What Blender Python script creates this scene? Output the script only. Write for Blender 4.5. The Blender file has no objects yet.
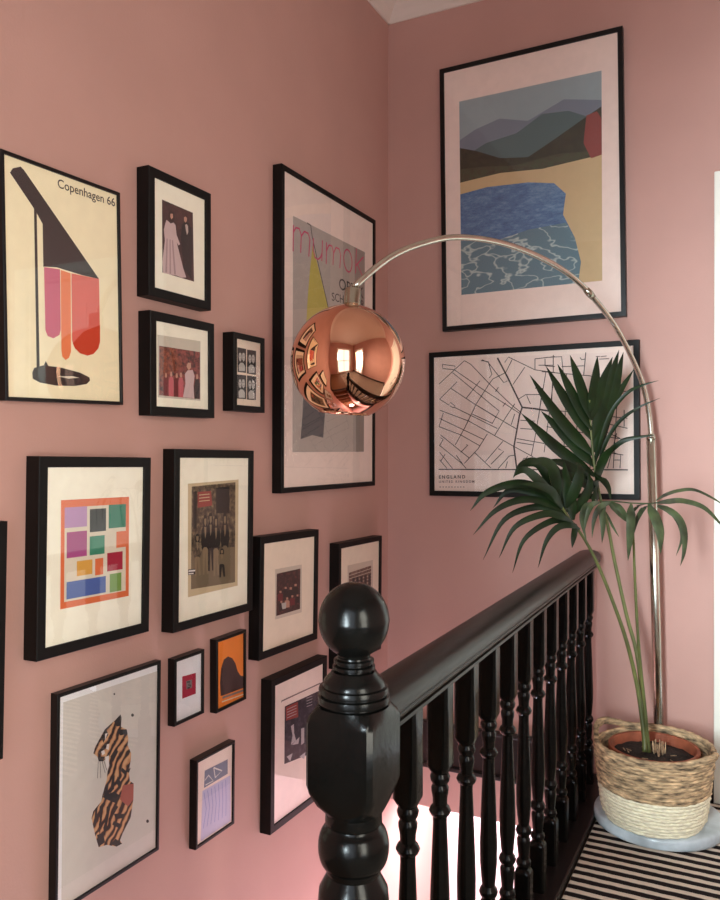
import bpy, bmesh, math, random
from mathutils import Vector, Matrix
random.seed(7)
CAM={'loc': [1.3173407827787211, -2.9, 1.165], 'R': [0.8955266485767468, 0.4450051755280359, 0.0015541692834242181], 'U': [-0.0006809282817426525, -0.002122168579826257, 0.9999975163655127], 'F': [-0.445007368507056, 0.8955254826936979, 0.00159744190646779], 'f': 799.0372368150036}
CEIL=2.8648
FR={
 'cope':('L',0.020,-1.6709,1.5070,0.3197,0.4822,0.0247),
 'wed':('L',0.037,-1.3215,1.6848,0.2391,0.3056,0.0046),
 'red':('L',0.037,-1.3106,1.3744,0.2477,0.2480,0.0091),
 'booth':('L',0.037,-1.0233,1.3838,0.1539,0.2159,0.0031),
 'mum':('L',0.033,-0.5183,1.5351,0.6614,0.9964,-0.0012),
 'snail':('L',0.037,-1.5983,0.9476,0.3276,0.4086,-0.0153),
 'band':('L',0.037,-1.1763,0.9424,0.3446,0.4516,-0.0110),
 'sq':('L',0.037,-0.8002,0.7363,0.3414,0.3556,-0.0221),
 'redsq':('L',0.022,-1.2668,0.5632,0.1194,0.1674,-0.0027),
 'orange':('L',0.022,-1.0852,0.5611,0.1396,0.1973,0.0047),
 'white':('L',0.022,-1.1555,0.2496,0.1706,0.2299,-0.0110),
 'tiger':('L',0.019,-1.5373,0.4290,0.3218,0.4582,-0.0128),
 'news':('L',0.037,-0.7401,0.2608,0.3400,0.4537,-0.0114),
 'hock':('R',0.025,0.5698,2.1312,0.6740,1.0058,0.0137),
 'map':('R',0.025,0.5717,1.2722,0.7711,0.5505,0.0060),
 'pin':('L',0.037,-0.3130,0.6312,0.3489,0.4300,-0.0134),
 'edge':('L',0.037,-2.0032,0.8093,0.3300,0.4500,-0.0200),
}
ART={
 'cope':[
  ["p","ink",[[-0.1367,0.2022],[-0.1302,0.2124],[-0.1111,0.2213],[-0.1032,0.217],[0.0944,0.0352],[0.0438,0.0352],[-0.0246,0.0392],[-0.0593,0.0343],[-0.0591,0.1207],[-0.0779,0.1444]]],
  ["p","ink",[[-0.0803,0.1472],[-0.0737,0.1454],[-0.0732,-0.1732],[-0.0807,-0.1738]]],
  ["p","pink",[[-0.0576,0.0339],[-0.0158,0.0367],[-0.0168,-0.0895],[-0.0206,-0.1003],[-0.0366,-0.1089],[-0.0513,-0.1056],[-0.057,-0.094]]],
  ["p","orange_lt",[[-0.0141,0.0356],[0.013,0.0334],[0.0103,-0.1323],[0.0045,-0.1454],[-0.0047,-0.1511],[-0.0136,-0.1448],[-0.0159,-0.1311]]],
  ["p","coral",[[0.0149,0.0337],[0.0944,0.0352],[0.0944,-0.0992],[0.089,-0.1181],[0.0739,-0.1318],[0.0563,-0.1369],[0.0354,-0.1336],[0.0188,-0.1209],[0.0136,-0.1073]]],
  ["p","vermilion",[[0.0153,-0.1142],[0.0459,-0.0861],[0.0952,-0.066],[0.0944,-0.1029],[0.089,-0.1181],[0.0739,-0.1318],[0.0563,-0.1369],[0.0354,-0.1336],[0.0216,-0.1242]]],
  ["p","ink",[[-0.0917,-0.1832],[-0.0873,-0.1735],[-0.0637,-0.1665],[-0.0203,-0.1675],[0.0345,-0.1751],[0.0611,-0.1836],[0.0629,-0.1907],[0.053,-0.1985],[0.0198,-0.2044],[-0.03,-0.2062],[-0.073,-0.2022],[-0.0911,-0.1952]]],
  ["p","ink",[[-0.0629,-0.1678],[-0.0576,-0.1572],[-0.0501,-0.1682]]],
  ["p","cream",[[-0.0252,-0.1865],[0.011,-0.1837],[0.0324,-0.186],[0.0017,-0.1899]]],
  ["t","ink","Copenhagen 66",[-0.0183,0.2058],[0.1472,0.207],"s"],
 ],
 'wed':[
  ["p","dark_photo",[[-0.0676,0.0865],[0.0497,0.0852],[0.0544,-0.0887],[-0.0666,-0.089]]],
  ["p","hair",[[-0.0416,0.0642],[-0.0337,0.0698],[-0.0243,0.067],[-0.0217,0.0555],[-0.0257,0.0422],[-0.0403,0.0403],[-0.0456,0.0515]]],
  ["p","face",[[-0.037,0.0602],[-0.0283,0.0625],[-0.027,0.0541],[-0.0324,0.0475],[-0.037,0.0515]]],
  ["p","dress",[[-0.056,0.0315],[-0.0515,0.0413],[-0.0449,0.04],[-0.0364,0.0365],[-0.025,0.0415],[-0.0177,0.0368],[-0.0137,0.0136],[-0.0001,-0.0061],[-0.0069,-0.0103],[-0.0137,-0.0039],[0.0122,-0.0646],[0.0233,-0.0838],[0.0052,-0.0881],[-0.0138,-0.0865],[-0.0385,-0.0887],[-0.064,-0.0893],[-0.0665,-0.0632],[-0.0574,-0.0097],[-0.0612,0.0152]]],
  ["p","dress_sh",[[-0.0515,-0.004],[-0.047,-0.0029],[-0.0497,-0.0857],[-0.0562,-0.0869]]],
  ["p","dress_sh",[[-0.0318,-0.0037],[-0.0271,-0.0018],[-0.0165,-0.0844],[-0.0232,-0.0857]]],
  ["p","dress_sh",[[-0.0404,-0.0036],[-0.0364,-0.0026],[-0.0352,-0.0863],[-0.0405,-0.0873]]],
  ["p","suit",[[0.0068,0.0451],[0.0179,0.0546],[0.0319,0.055],[0.0439,0.0454],[0.0474,-0.0034],[0.0437,-0.0853],[0.0122,-0.0646],[0.0054,-0.0128],[0.002,0.0085]]],
  ["p","face",[[0.0145,0.0648],[0.0207,0.0682],[0.0263,0.0661],[0.0256,0.0578],[0.02,0.0529],[0.0151,0.0561]]],
  ["p","shirt",[[0.0193,0.0473],[0.0249,0.0505],[0.0305,0.0465],[0.0312,0.031],[0.0262,0.0231],[0.0214,0.0354]]],
 ],
 'red':[
  ["p","photo_paper",[[-0.0945,0.0696],[0.0709,0.0728],[0.07,-0.0805],[-0.0934,-0.08]]],
  ["p","red_photo",[[-0.0877,0.0439],[0.0691,0.0446],[0.0684,-0.0765],[-0.0885,-0.075]]],
  ["p","brown_red",[[-0.0864,0.0426],[-0.0306,0.043],[-0.0011,0.0073],[-0.0161,-0.0085],[-0.0528,-0.021],[-0.0847,-0.0328]]],
  ["p","maroon",[[-0.0731,-0.0751],[-0.0736,-0.0414],[-0.0693,-0.0309],[-0.0579,-0.0306],[-0.0543,-0.04],[-0.0553,-0.0742]]],
  ["p","face",[[-0.0678,-0.0286],[-0.0663,-0.02],[-0.0606,-0.0195],[-0.0593,-0.0279],[-0.0636,-0.0316]]],
  ["p","pinkdress",[[-0.0538,-0.0755],[-0.0543,-0.0386],[-0.0499,-0.0272],[-0.0383,-0.027],[-0.0347,-0.0372],[-0.0357,-0.0746]]],
  ["p","face",[[-0.0485,-0.0246],[-0.047,-0.0153],[-0.0412,-0.0148],[-0.0398,-0.024],[-0.0442,-0.028]]],
  ["p","maroon",[[-0.0335,-0.0759],[-0.034,-0.0401],[-0.0296,-0.029],[-0.0177,-0.0287],[-0.0141,-0.0387],[-0.0151,-0.0749]]],
  ["p","face",[[-0.0281,-0.0265],[-0.0265,-0.0174],[-0.0206,-0.0169],[-0.0192,-0.0258],[-0.0237,-0.0297]]],
  ["p","pinkdress",[[-0.0173,-0.076],[-0.0178,-0.0385],[-0.0133,-0.0269],[-0.0013,-0.0266],[0.0024,-0.0371],[0.0014,-0.075]]],
  ["p","face",[[-0.0118,-0.0242],[-0.0102,-0.0147],[-0.0042,-0.0142],[-0.0028,-0.0236],[-0.0073,-0.0277]]],
  ["p","suit",[[0.0461,-0.0767],[0.0456,-0.038],[0.0504,-0.0261],[0.0631,-0.0258],[0.067,-0.0366],[0.066,-0.0757]]],
  ["p","face",[[0.052,-0.0234],[0.0536,-0.0136],[0.06,-0.0131],[0.0615,-0.0227],[0.0567,-0.0269]]],
  ["p","dress",[[-0.0001,-0.0751],[0.01,-0.0404],[0.0079,-0.0162],[0.0186,-0.0066],[0.0388,-0.0039],[0.0465,-0.0182],[0.0416,-0.0433],[0.0446,-0.0757]]],
  ["p","face",[[0.0141,0.0028],[0.0203,0.0131],[0.0311,0.0131],[0.0326,0.0014],[0.0232,-0.0062]]],
 ],
 'booth':[
  ["p","black_ph",[[-0.0534,0.0679],[-0.0113,0.0678],[-0.0113,0.0007],[-0.0525,-0.0002]]],
  ["p","grey_lt",[[-0.0453,0.0031],[-0.0472,0.0191],[-0.0379,0.027],[-0.0248,0.0272],[-0.0163,0.0193],[-0.0172,0.0051]]],
  ["p","grey_lt",[[-0.0472,0.0444],[-0.0444,0.0533],[-0.036,0.0542],[-0.0323,0.0459],[-0.0342,0.0349],[-0.0398,0.029],[-0.0453,0.0349]]],
  ["p","black_ph",[[-0.0444,0.0458],[-0.0407,0.0462],[-0.0407,0.044],[-0.0444,0.0436]]],
  ["p","black_ph",[[-0.0379,0.0464],[-0.0351,0.0467],[-0.0351,0.0446],[-0.0379,0.0443]]],
  ["p","black_ph",[[-0.0426,0.0373],[-0.036,0.038],[-0.0388,0.0361]]],
  ["p","grey_lt",[[-0.0314,0.046],[-0.0285,0.055],[-0.0201,0.0559],[-0.0163,0.0476],[-0.0182,0.0365],[-0.0238,0.0305],[-0.0295,0.0365]]],
  ["p","black_ph",[[-0.0285,0.0474],[-0.0248,0.0478],[-0.0248,0.0456],[-0.0285,0.0453]]],
  ["p","black_ph",[[-0.022,0.0481],[-0.0191,0.0484],[-0.0191,0.0462],[-0.022,0.0459]]],
  ["p","black_ph",[[-0.0267,0.0389],[-0.0201,0.0396],[-0.0229,0.0377]]],
  ["p","black_ph",[[-0.0065,0.0667],[0.0383,0.0678],[0.0373,-0.0007],[-0.0075,-0.0006]]],
  ["p","grey_lt",[[0.0017,0.0018],[-0.0003,0.0181],[0.0094,0.0261],[0.023,0.0263],[0.0319,0.0182],[0.0309,0.0037]]],
  ["p","grey_lt",[[-0.0003,0.0438],[0.0026,0.0529],[0.0113,0.0538],[0.0152,0.0454],[0.0133,0.0342],[0.0074,0.0281],[0.0017,0.0341]]],
  ["p","black_ph",[[0.0026,0.0452],[0.0065,0.0456],[0.0065,0.0434],[0.0026,0.043]]],
  ["p","black_ph",[[0.0094,0.0459],[0.0123,0.0462],[0.0123,0.044],[0.0094,0.0437]]],
  ["p","black_ph",[[0.0045,0.0366],[0.0113,0.0373],[0.0084,0.0354]]],
  ["p","grey_lt",[[0.0162,0.0455],[0.0191,0.0546],[0.0279,0.0556],[0.0319,0.0471],[0.0299,0.0358],[0.024,0.0297],[0.0181,0.0358]]],
  ["p","black_ph",[[0.0191,0.0469],[0.023,0.0473],[0.023,0.0451],[0.0191,0.0447]]],
  ["p","black_ph",[[0.026,0.0476],[0.0289,0.0479],[0.0289,0.0457],[0.026,0.0454]]],
  ["p","black_ph",[[0.0211,0.0383],[0.0279,0.0389],[0.025,0.037]]],
  ["p","black_ph",[[-0.0553,-0.0074],[-0.0113,-0.0064],[-0.0113,-0.073],[-0.0553,-0.0738]]],
  ["p","grey_lt",[[-0.0465,-0.0707],[-0.0484,-0.0546],[-0.0391,-0.047],[-0.026,-0.0472],[-0.0175,-0.0554],[-0.0184,-0.0696]]],
  ["p","grey_lt",[[-0.0484,-0.0294],[-0.0456,-0.0206],[-0.0372,-0.0199],[-0.0335,-0.0283],[-0.0353,-0.0392],[-0.0409,-0.045],[-0.0465,-0.0389]]],
  ["p","black_ph",[[-0.0456,-0.0281],[-0.0419,-0.0278],[-0.0419,-0.03],[-0.0456,-0.0302]]],
  ["p","black_ph",[[-0.0391,-0.0276],[-0.0363,-0.0274],[-0.0363,-0.0295],[-0.0391,-0.0298]]],
  ["p","black_ph",[[-0.0437,-0.0366],[-0.0372,-0.0361],[-0.04,-0.0379]]],
  ["p","grey_lt",[[-0.0325,-0.0282],[-0.0297,-0.0193],[-0.0212,-0.0187],[-0.0175,-0.0271],[-0.0193,-0.0381],[-0.025,-0.0439],[-0.0307,-0.0378]]],
  ["p","black_ph",[[-0.0297,-0.0269],[-0.026,-0.0266],[-0.026,-0.0288],[-0.0297,-0.0291]]],
  ["p","black_ph",[[-0.0231,-0.0264],[-0.0203,-0.0262],[-0.0203,-0.0284],[-0.0231,-0.0286]]],
  ["p","black_ph",[[-0.0278,-0.0354],[-0.0212,-0.035],[-0.0241,-0.0368]]],
  ["p","black_ph",[[-0.0075,-0.0061],[0.0383,-0.0062],[0.0363,-0.0731],[-0.0075,-0.0739]]],
  ["p","grey_lt",[[0.0012,-0.0709],[-0.0007,-0.0546],[0.0089,-0.0468],[0.0225,-0.047],[0.0314,-0.0553],[0.0304,-0.0698]]],
  ["p","grey_lt",[[-0.0007,-0.0288],[0.0021,-0.0198],[0.0108,-0.0192],[0.0147,-0.0277],[0.0128,-0.0389],[0.007,-0.0448],[0.0012,-0.0386]]],
  ["p","black_ph",[[0.0021,-0.0275],[0.006,-0.0272],[0.006,-0.0294],[0.0021,-0.0297]]],
  ["p","black_ph",[[0.0089,-0.027],[0.0118,-0.0268],[0.0118,-0.029],[0.0089,-0.0292]]],
  ["p","black_ph",[[0.0041,-0.0362],[0.0108,-0.0357],[0.0079,-0.0375]]],
  ["p","grey_lt",[[0.0157,-0.0276],[0.0186,-0.0186],[0.0274,-0.0179],[0.0314,-0.0265],[0.0294,-0.0377],[0.0235,-0.0437],[0.0176,-0.0374]]],
  ["p","black_ph",[[0.0186,-0.0263],[0.0225,-0.026],[0.0225,-0.0282],[0.0186,-0.0285]]],
  ["p","black_ph",[[0.0255,-0.0258],[0.0284,-0.0256],[0.0284,-0.0278],[0.0255,-0.028]]],
  ["p","black_ph",[[0.0206,-0.035],[0.0274,-0.0345],[0.0245,-0.0364]]],
 ],
 'mum':[
  ["p","poster_grey",[[-0.2582,0.3591],[0.2478,0.3599],[0.2429,-0.3712],[-0.2583,-0.3736]]],
  ["p","poster_grey2",[[0.1634,0.3598],[0.2478,0.3599],[0.2429,-0.3712],[0.1797,-0.372]]],  # dark reflection in the glass, painted as a strip of the poster
  ["p","yellow",[[-0.1369,0.2947],[-0.1195,0.268],[-0.0292,0.1092],[-0.0051,0.0569],[-0.0177,-0.104],[-0.1809,-0.1188],[-0.1745,0.0506],[-0.1677,0.1182],[-0.1548,0.2055],[-0.1441,0.2564]]],
  ["p","slate",[[-0.1954,-0.1848],[-0.0488,-0.193],[-0.051,-0.2412],[-0.063,-0.3256],[-0.1351,-0.318],[-0.2093,-0.3326],[-0.1974,-0.2478]]],
  ["l","ink",0.004,[[-0.1711,0.3593],[-0.1494,0.3576],[-0.1395,0.3246],[-0.1095,0.264],[-0.0292,0.1092]]],
  ["l","magenta",0.006,[[-0.2577,0.249],[-0.2559,0.3315]]],
  ["l","magenta",0.006,[[-0.2558,0.3093],[-0.2411,0.3265],[-0.2204,0.3287],[-0.2087,0.3108],[-0.212,0.2546]]],
  ["l","magenta",0.006,[[-0.2087,0.3078],[-0.1889,0.3277],[-0.1662,0.3272],[-0.1541,0.312],[-0.1611,0.2539]]],
  ["l","magenta",0.006,[[-0.1321,0.3203],[-0.1319,0.2805],[-0.122,0.2601],[-0.102,0.2576],[-0.0843,0.2677],[-0.0742,0.2843]]],
  ["l","magenta",0.006,[[-0.0718,0.3273],[-0.0754,0.2578]]],
  ["l","magenta",0.006,[[-0.0456,0.2541],[-0.0434,0.3278]]],
  ["l","magenta",0.006,[[-0.0432,0.3007],[-0.0262,0.3223],[-0.0063,0.3238],[0.0059,0.3054],[0.0021,0.261]]],
  ["l","magenta",0.006,[[0.0059,0.3022],[0.0235,0.3255],[0.0455,0.3261],[0.0581,0.3074],[0.0514,0.2616]]],
  ["l","magenta",0.006,[[0.1444,0.297],[0.142,0.2823],[0.135,0.2703],[0.1246,0.2628],[0.1124,0.261],[0.1002,0.265],[0.09,0.2742],[0.0831,0.2871],[0.0807,0.3019],[0.083,0.3163],[0.0897,0.3282],[0.0999,0.3358],[0.112,0.338],[0.1243,0.3342],[0.1348,0.3251],[0.1419,0.3121],[0.1444,0.297]]],
  ["l","magenta",0.006,[[0.1785,0.3578],[0.1714,0.2662]]],
  ["l","magenta",0.006,[[0.2354,0.3398],[0.1757,0.2962]]],
  ["l","magenta",0.006,[[0.1863,0.3032],[0.2279,0.2679]]],
  ["t","ink","OPTIK",[0.0461,0.189],[0.2377,0.1884],"c"],
  ["t","ink","SCHR\u00d6DER",[-0.0054,0.1399],[0.2441,0.1535],"c"],
 ],
 'snail':[
  ["p","orange",[[-0.1029,0.114],[0.0961,0.1141],[0.0992,-0.1121],[-0.1009,-0.1107]]],
  ["p","cream",[[-0.0928,0.0983],[0.0864,0.0983],[0.0891,-0.0985],[-0.091,-0.0973]]],
  ["p","lilac",[[-0.0928,0.0983],[-0.0311,0.0983],[-0.0306,0.0555],[-0.0924,0.0556]]],
  ["p","black_ink",[[-0.0231,0.0915],[0.0247,0.0915],[0.0253,0.0418],[-0.0225,0.0419]]],
  ["p","green",[[0.0326,0.0983],[0.0864,0.0983],[0.0871,0.0462],[0.0333,0.0463]]],
  ["p","plum",[[-0.0864,0.0465],[-0.0305,0.0465],[-0.03,-0.0076],[-0.0859,-0.0074]]],
  ["p","green2",[[-0.0224,0.0329],[0.0215,0.0328],[0.0219,-0.0078],[-0.022,-0.0076]]],
  ["p","orange",[[0.0573,0.0373],[0.0872,0.0372],[0.0877,0.001],[0.0578,0.0011]]],
  ["p","crimson",[[0.0299,-0.0078],[0.0778,-0.008],[0.0784,-0.0487],[0.0304,-0.0484]]],
  ["p","mustard",[[-0.0578,-0.0165],[-0.0139,-0.0167],[-0.0135,-0.0482],[-0.0575,-0.048]]],
  ["p","orange",[[-0.0059,-0.0167],[0.0181,-0.0168],[0.0185,-0.0529],[-0.0055,-0.0528]]],
  ["p","blue",[[-0.0854,-0.0569],[0.0265,-0.0575],[0.027,-0.0936],[-0.0851,-0.0929]]],
  ["p","leaf_green",[[0.0385,-0.0553],[0.0745,-0.0554],[0.075,-0.0961],[0.039,-0.0959]]],
 ],
 'band':[
  ["p","clip_paper",[[-0.115,0.1388],[0.1047,0.1451],[0.1046,-0.1476],[-0.1109,-0.1474]]],
  ["p","sepia",[[-0.0998,0.1311],[0.0901,0.138],[0.0919,-0.1367],[-0.0988,-0.129]]],
  ["p","brick_red",[[-0.0753,0.1168],[-0.0195,0.1178],[-0.0132,0.079],[-0.0748,0.0763]]],
  ["l","clip_paper",0.002,[[-0.0698,0.1086],[-0.0251,0.1098]]],
  ["l","clip_paper",0.002,[[-0.0696,0.1006],[-0.025,0.1017]]],
  ["l","clip_paper",0.002,[[-0.0695,0.0926],[-0.0249,0.0935]]],
  ["p","sepia_dk",[[0.0026,0.1253],[0.0623,0.1278],[0.0633,0.0541],[0.0035,0.0576]]],
  ["p","sepia_dk",[[-0.0934,0.1185],[-0.0799,0.1192],[-0.0786,0.0225],[-0.0921,0.0235]]],
  ["p","pavement",[[-0.0975,-0.0324],[0.0905,-0.039],[0.0919,-0.1367],[-0.0988,-0.129]]],
  ["p","sepia_lt",[[-0.0512,-0.0979],[-0.0527,-0.0592],[-0.0514,-0.0209],[-0.0327,-0.0226],[-0.0293,-0.0618],[-0.0269,-0.0992],[-0.0344,-0.0983],[-0.0386,-0.0654],[-0.0409,-0.0404],[-0.0433,-0.0649],[-0.0447,-0.0987]]],
  ["p","sepia_dk",[[-0.0549,-0.0329],[-0.0598,-0.0124],[-0.0584,0.0166],[-0.0512,0.0299],[-0.0353,0.0303],[-0.0266,0.0157],[-0.0234,-0.011],[-0.0287,-0.0354],[-0.0373,-0.0284],[-0.0466,-0.0275]]],
  ["p","sepia_lt",[[-0.0432,-0.0062],[-0.0474,0.025],[-0.0381,0.0259],[-0.0396,0.0028]]],
  ["p","sepia_dk",[[-0.0511,0.0253],[-0.0523,0.0439],[-0.0478,0.0559],[-0.0385,0.0554],[-0.0336,0.0426],[-0.0343,0.0241]]],
  ["p","sepia_lt",[[-0.0475,0.0343],[-0.0477,0.0466],[-0.0384,0.0468],[-0.0382,0.0336],[-0.0427,0.0262]]],
  ["p","sepia_dk",[[-0.0289,-0.0914],[-0.0304,-0.0533],[-0.029,-0.0154],[-0.0099,-0.0172],[-0.0065,-0.0558],[-0.0041,-0.0927],[-0.0118,-0.0918],[-0.016,-0.0594],[-0.0183,-0.0347],[-0.0208,-0.0589],[-0.0222,-0.0922]]],
  ["p","sepia_dk",[[-0.0326,-0.0273],[-0.0376,-0.0071],[-0.0361,0.0216],[-0.0288,0.0347],[-0.0126,0.0351],[-0.0037,0.0207],[-0.0005,-0.0057],[-0.0059,-0.0298],[-0.0146,-0.0228],[-0.0242,-0.022]]],
  ["p","sepia_lt",[[-0.0207,-0.0009],[-0.0249,0.0299],[-0.0154,0.0307],[-0.017,0.0079]]],
  ["p","sepia_dk",[[-0.0287,0.0302],[-0.0299,0.0485],[-0.0253,0.0604],[-0.0158,0.0598],[-0.0108,0.0473],[-0.0115,0.0289]]],
  ["p","sepia_lt",[[-0.025,0.039],[-0.0252,0.0512],[-0.0157,0.0514],[-0.0155,0.0384],[-0.0202,0.0311]]],
  ["p","sepia_lt",[[-0.0058,-0.1071],[-0.0073,-0.0671],[-0.0059,-0.0275],[0.0135,-0.0293],[0.017,-0.0698],[0.0195,-0.1086],[0.0117,-0.1076],[0.0073,-0.0736],[0.005,-0.0477],[0.0024,-0.073],[0.001,-0.108]]],
  ["p","sepia_dk",[[-0.0096,-0.0398],[-0.0147,-0.0187],[-0.0132,0.0113],[-0.0057,0.0251],[0.0108,0.0255],[0.0198,0.0104],[0.0232,-0.0173],[0.0176,-0.0426],[0.0087,-0.0353],[-0.001,-0.0343]]],
  ["p","sepia_lt",[[0.0025,-0.0123],[-0.0018,0.02],[0.0079,0.0209],[0.0063,-0.003]]],
  ["p","sepia_dk",[[-0.0057,0.0203],[-0.0069,0.0395],[-0.0022,0.052],[0.0075,0.0514],[0.0126,0.0383],[0.0118,0.019]]],
  ["p","sepia_lt",[[-0.0019,0.0296],[-0.0021,0.0424],[0.0076,0.0426],[0.0078,0.029],[0.003,0.0213]]],
  ["p","pavement",[[0.0333,-0.105],[0.0318,-0.0643],[0.0332,-0.024],[0.0533,-0.0258],[0.0569,-0.0671],[0.0595,-0.1064],[0.0514,-0.1054],[0.0469,-0.0709],[0.0445,-0.0446],[0.0418,-0.0703],[0.0403,-0.1059]]],
  ["p","sepia_dk",[[0.0294,-0.0366],[0.0241,-0.0151],[0.0257,0.0154],[0.0334,0.0295],[0.0505,0.0299],[0.0598,0.0145],[0.0633,-0.0136],[0.0575,-0.0393],[0.0483,-0.0319],[0.0383,-0.031]]],
  ["p","sepia_lt",[[0.042,-0.0085],[0.0375,0.0243],[0.0475,0.0252],[0.0458,0.0009]]],
  ["p","sepia_dk",[[0.0335,0.0246],[0.0322,0.0441],[0.037,0.0568],[0.0471,0.0562],[0.0523,0.0429],[0.0516,0.0233]]],
  ["p","sepia_lt",[[0.0374,0.0341],[0.0372,0.0471],[0.0472,0.0473],[0.0474,0.0334],[0.0425,0.0256]]],
  ["p","sepia_lt",[[-0.0841,-0.0971],[-0.0854,-0.0701],[-0.0839,-0.0434],[-0.0658,-0.0452],[-0.0626,-0.0727],[-0.0604,-0.0984],[-0.0678,-0.0975],[-0.0717,-0.0749],[-0.0738,-0.0574],[-0.0763,-0.0744],[-0.0778,-0.0979]]],
  ["p","sepia",[[-0.0874,-0.0516],[-0.0921,-0.0371],[-0.0906,-0.0169],[-0.0835,-0.0079],[-0.0681,-0.0082],[-0.0597,-0.0187],[-0.0567,-0.0375],[-0.062,-0.0543],[-0.0703,-0.0491],[-0.0794,-0.0481]]],
  ["p","sepia_lt",[[-0.076,-0.0334],[-0.0799,-0.0114],[-0.0708,-0.0112],[-0.0724,-0.0273]]],
  ["p","sepia_dk",[[-0.0835,-0.0111],[-0.0846,0.0019],[-0.0802,0.0102],[-0.0711,0.0094],[-0.0664,0.0004],[-0.0671,-0.0126]]],
  ["p","sepia_lt",[[-0.08,-0.005],[-0.0801,0.0037],[-0.071,0.0035],[-0.0709,-0.0057],[-0.0754,-0.0108]]],
  ["p","sepia_dk",[[0.0196,-0.1139],[0.0183,-0.0945],[0.02,-0.0755],[0.0399,-0.0778],[0.0432,-0.0976],[0.0455,-0.1155],[0.0374,-0.1144],[0.0332,-0.0987],[0.0311,-0.086],[0.0283,-0.0981],[0.0265,-0.1148]]],
  ["p","pavement",[[0.0162,-0.0812],[0.0112,-0.0707],[0.0129,-0.0563],[0.0207,-0.0502],[0.0376,-0.0511],[0.0467,-0.0591],[0.0499,-0.0727],[0.044,-0.0844],[0.035,-0.0803],[0.025,-0.0792]]],
  ["p","sepia_lt",[[0.0288,-0.0688],[0.0247,-0.0529],[0.0346,-0.0531],[0.0328,-0.0646]]],
  ["p","sepia_dk",[[0.0207,-0.0525],[0.0196,-0.0431],[0.0244,-0.0374],[0.0344,-0.0384],[0.0395,-0.0451],[0.0386,-0.0543]]],
  ["p","sepia_lt",[[0.0246,-0.0483],[0.0245,-0.0421],[0.0344,-0.0427],[0.0345,-0.0493],[0.0296,-0.0526]]],
  ["p","black_ink",[[-0.1119,-0.0773],[-0.0835,-0.0785],[-0.0833,-0.0927],[-0.1117,-0.0913]]],
  ["l","white_ink",0.004,[[-0.1101,-0.0815],[-0.0834,-0.0831]]],
  ["l","white_ink",0.003,[[-0.11,-0.0882],[-0.0905,-0.0895]]],
 ],
 'sq':[
  ["p","photo_paper2",[[-0.0834,0.0751],[0.0722,0.0735],[0.0761,-0.0771],[-0.0796,-0.0744]]],
  ["p","brown_photo",[[-0.0744,0.0609],[0.0643,0.0617],[0.0648,-0.0649],[-0.0737,-0.0648]]],
  ["p","maroon",[[-0.0647,-0.0225],[-0.0652,-0.0022],[-0.0563,0.0002],[-0.0472,-0.001],[-0.038,-0.0059],[-0.0376,-0.024]]],
  ["p","face",[[-0.0574,0.0016],[-0.0576,0.0076],[-0.0463,0.0067],[-0.0461,0.0]]],
  ["p","suit",[[-0.036,-0.0146],[-0.0366,0.006],[-0.0275,0.0084],[-0.0182,0.0072],[-0.0088,0.0023],[-0.0084,-0.016]]],
  ["p","face",[[-0.0287,0.0098],[-0.0288,0.0158],[-0.0173,0.015],[-0.0171,0.0083]]],
  ["p","suit",[[-0.0079,-0.0233],[-0.0085,-0.0002],[0.0018,0.0025],[0.0123,0.0011],[0.023,-0.0044],[0.0235,-0.025]]],
  ["p","face",[[0.0005,0.0041],[0.0003,0.0109],[0.0134,0.0099],[0.0136,0.0023]]],
  ["p","suit",[[0.0207,-0.0171],[0.0201,0.0063],[0.0306,0.009],[0.0413,0.0076],[0.0523,0.0021],[0.0528,-0.0188]]],
  ["p","face",[[0.0293,0.0106],[0.0291,0.0175],[0.0425,0.0165],[0.0427,0.0089]]],
  ["p","suit",[[-0.0589,-0.0532],[-0.0594,-0.0328],[-0.0505,-0.0306],[-0.0414,-0.0319],[-0.0322,-0.0369],[-0.0317,-0.0551]]],
  ["p","face",[[-0.0517,-0.0292],[-0.0518,-0.0232],[-0.0405,-0.0242],[-0.0403,-0.0309]]],
  ["p","face",[[-0.0263,-0.0482],[-0.0268,-0.0276],[-0.0177,-0.0253],[-0.0083,-0.0266],[0.0011,-0.0316],[0.0016,-0.05]]],
  ["p","face",[[-0.0188,-0.0239],[-0.019,-0.0178],[-0.0074,-0.0188],[-0.0072,-0.0256]]],
  ["p","maroon",[[0.0033,-0.046],[0.0028,-0.0251],[0.0121,-0.0227],[0.0216,-0.0241],[0.0313,-0.0291],[0.0318,-0.0477]]],
  ["p","face",[[0.0109,-0.0213],[0.0108,-0.0152],[0.0226,-0.0162],[0.0228,-0.023]]],
  ["p","suit",[[0.0359,-0.0433],[0.0355,-0.0257],[0.0435,-0.0237],[0.0516,-0.0248],[0.0598,-0.0291],[0.0602,-0.0448]]],
  ["p","face",[[0.0424,-0.0225],[0.0423,-0.0173],[0.0524,-0.0182],[0.0526,-0.0239]]],
  ["p","grey_lt",[[-0.046,-0.0312],[-0.018,-0.032],[-0.0201,-0.0505],[-0.0404,-0.0501]]],
 ],
 'redsq':[
  ["p","crimson",[[-0.0251,0.032],[0.0295,0.0284],[0.0298,-0.0255],[-0.0248,-0.0238]]],
  ["p","grey_mid",[[-0.0097,0.0169],[0.0137,0.0152],[0.0138,-0.0062],[-0.0085,-0.0046]]],
  ["l","black_ink",0.004,[[-0.0053,0.0129],[0.0053,0.0116],[-0.0002,0.0045],[0.0093,0.0014],[0.0037,-0.0036],[-0.0041,-0.0022]]],
 ],
 'orange':[
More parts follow.
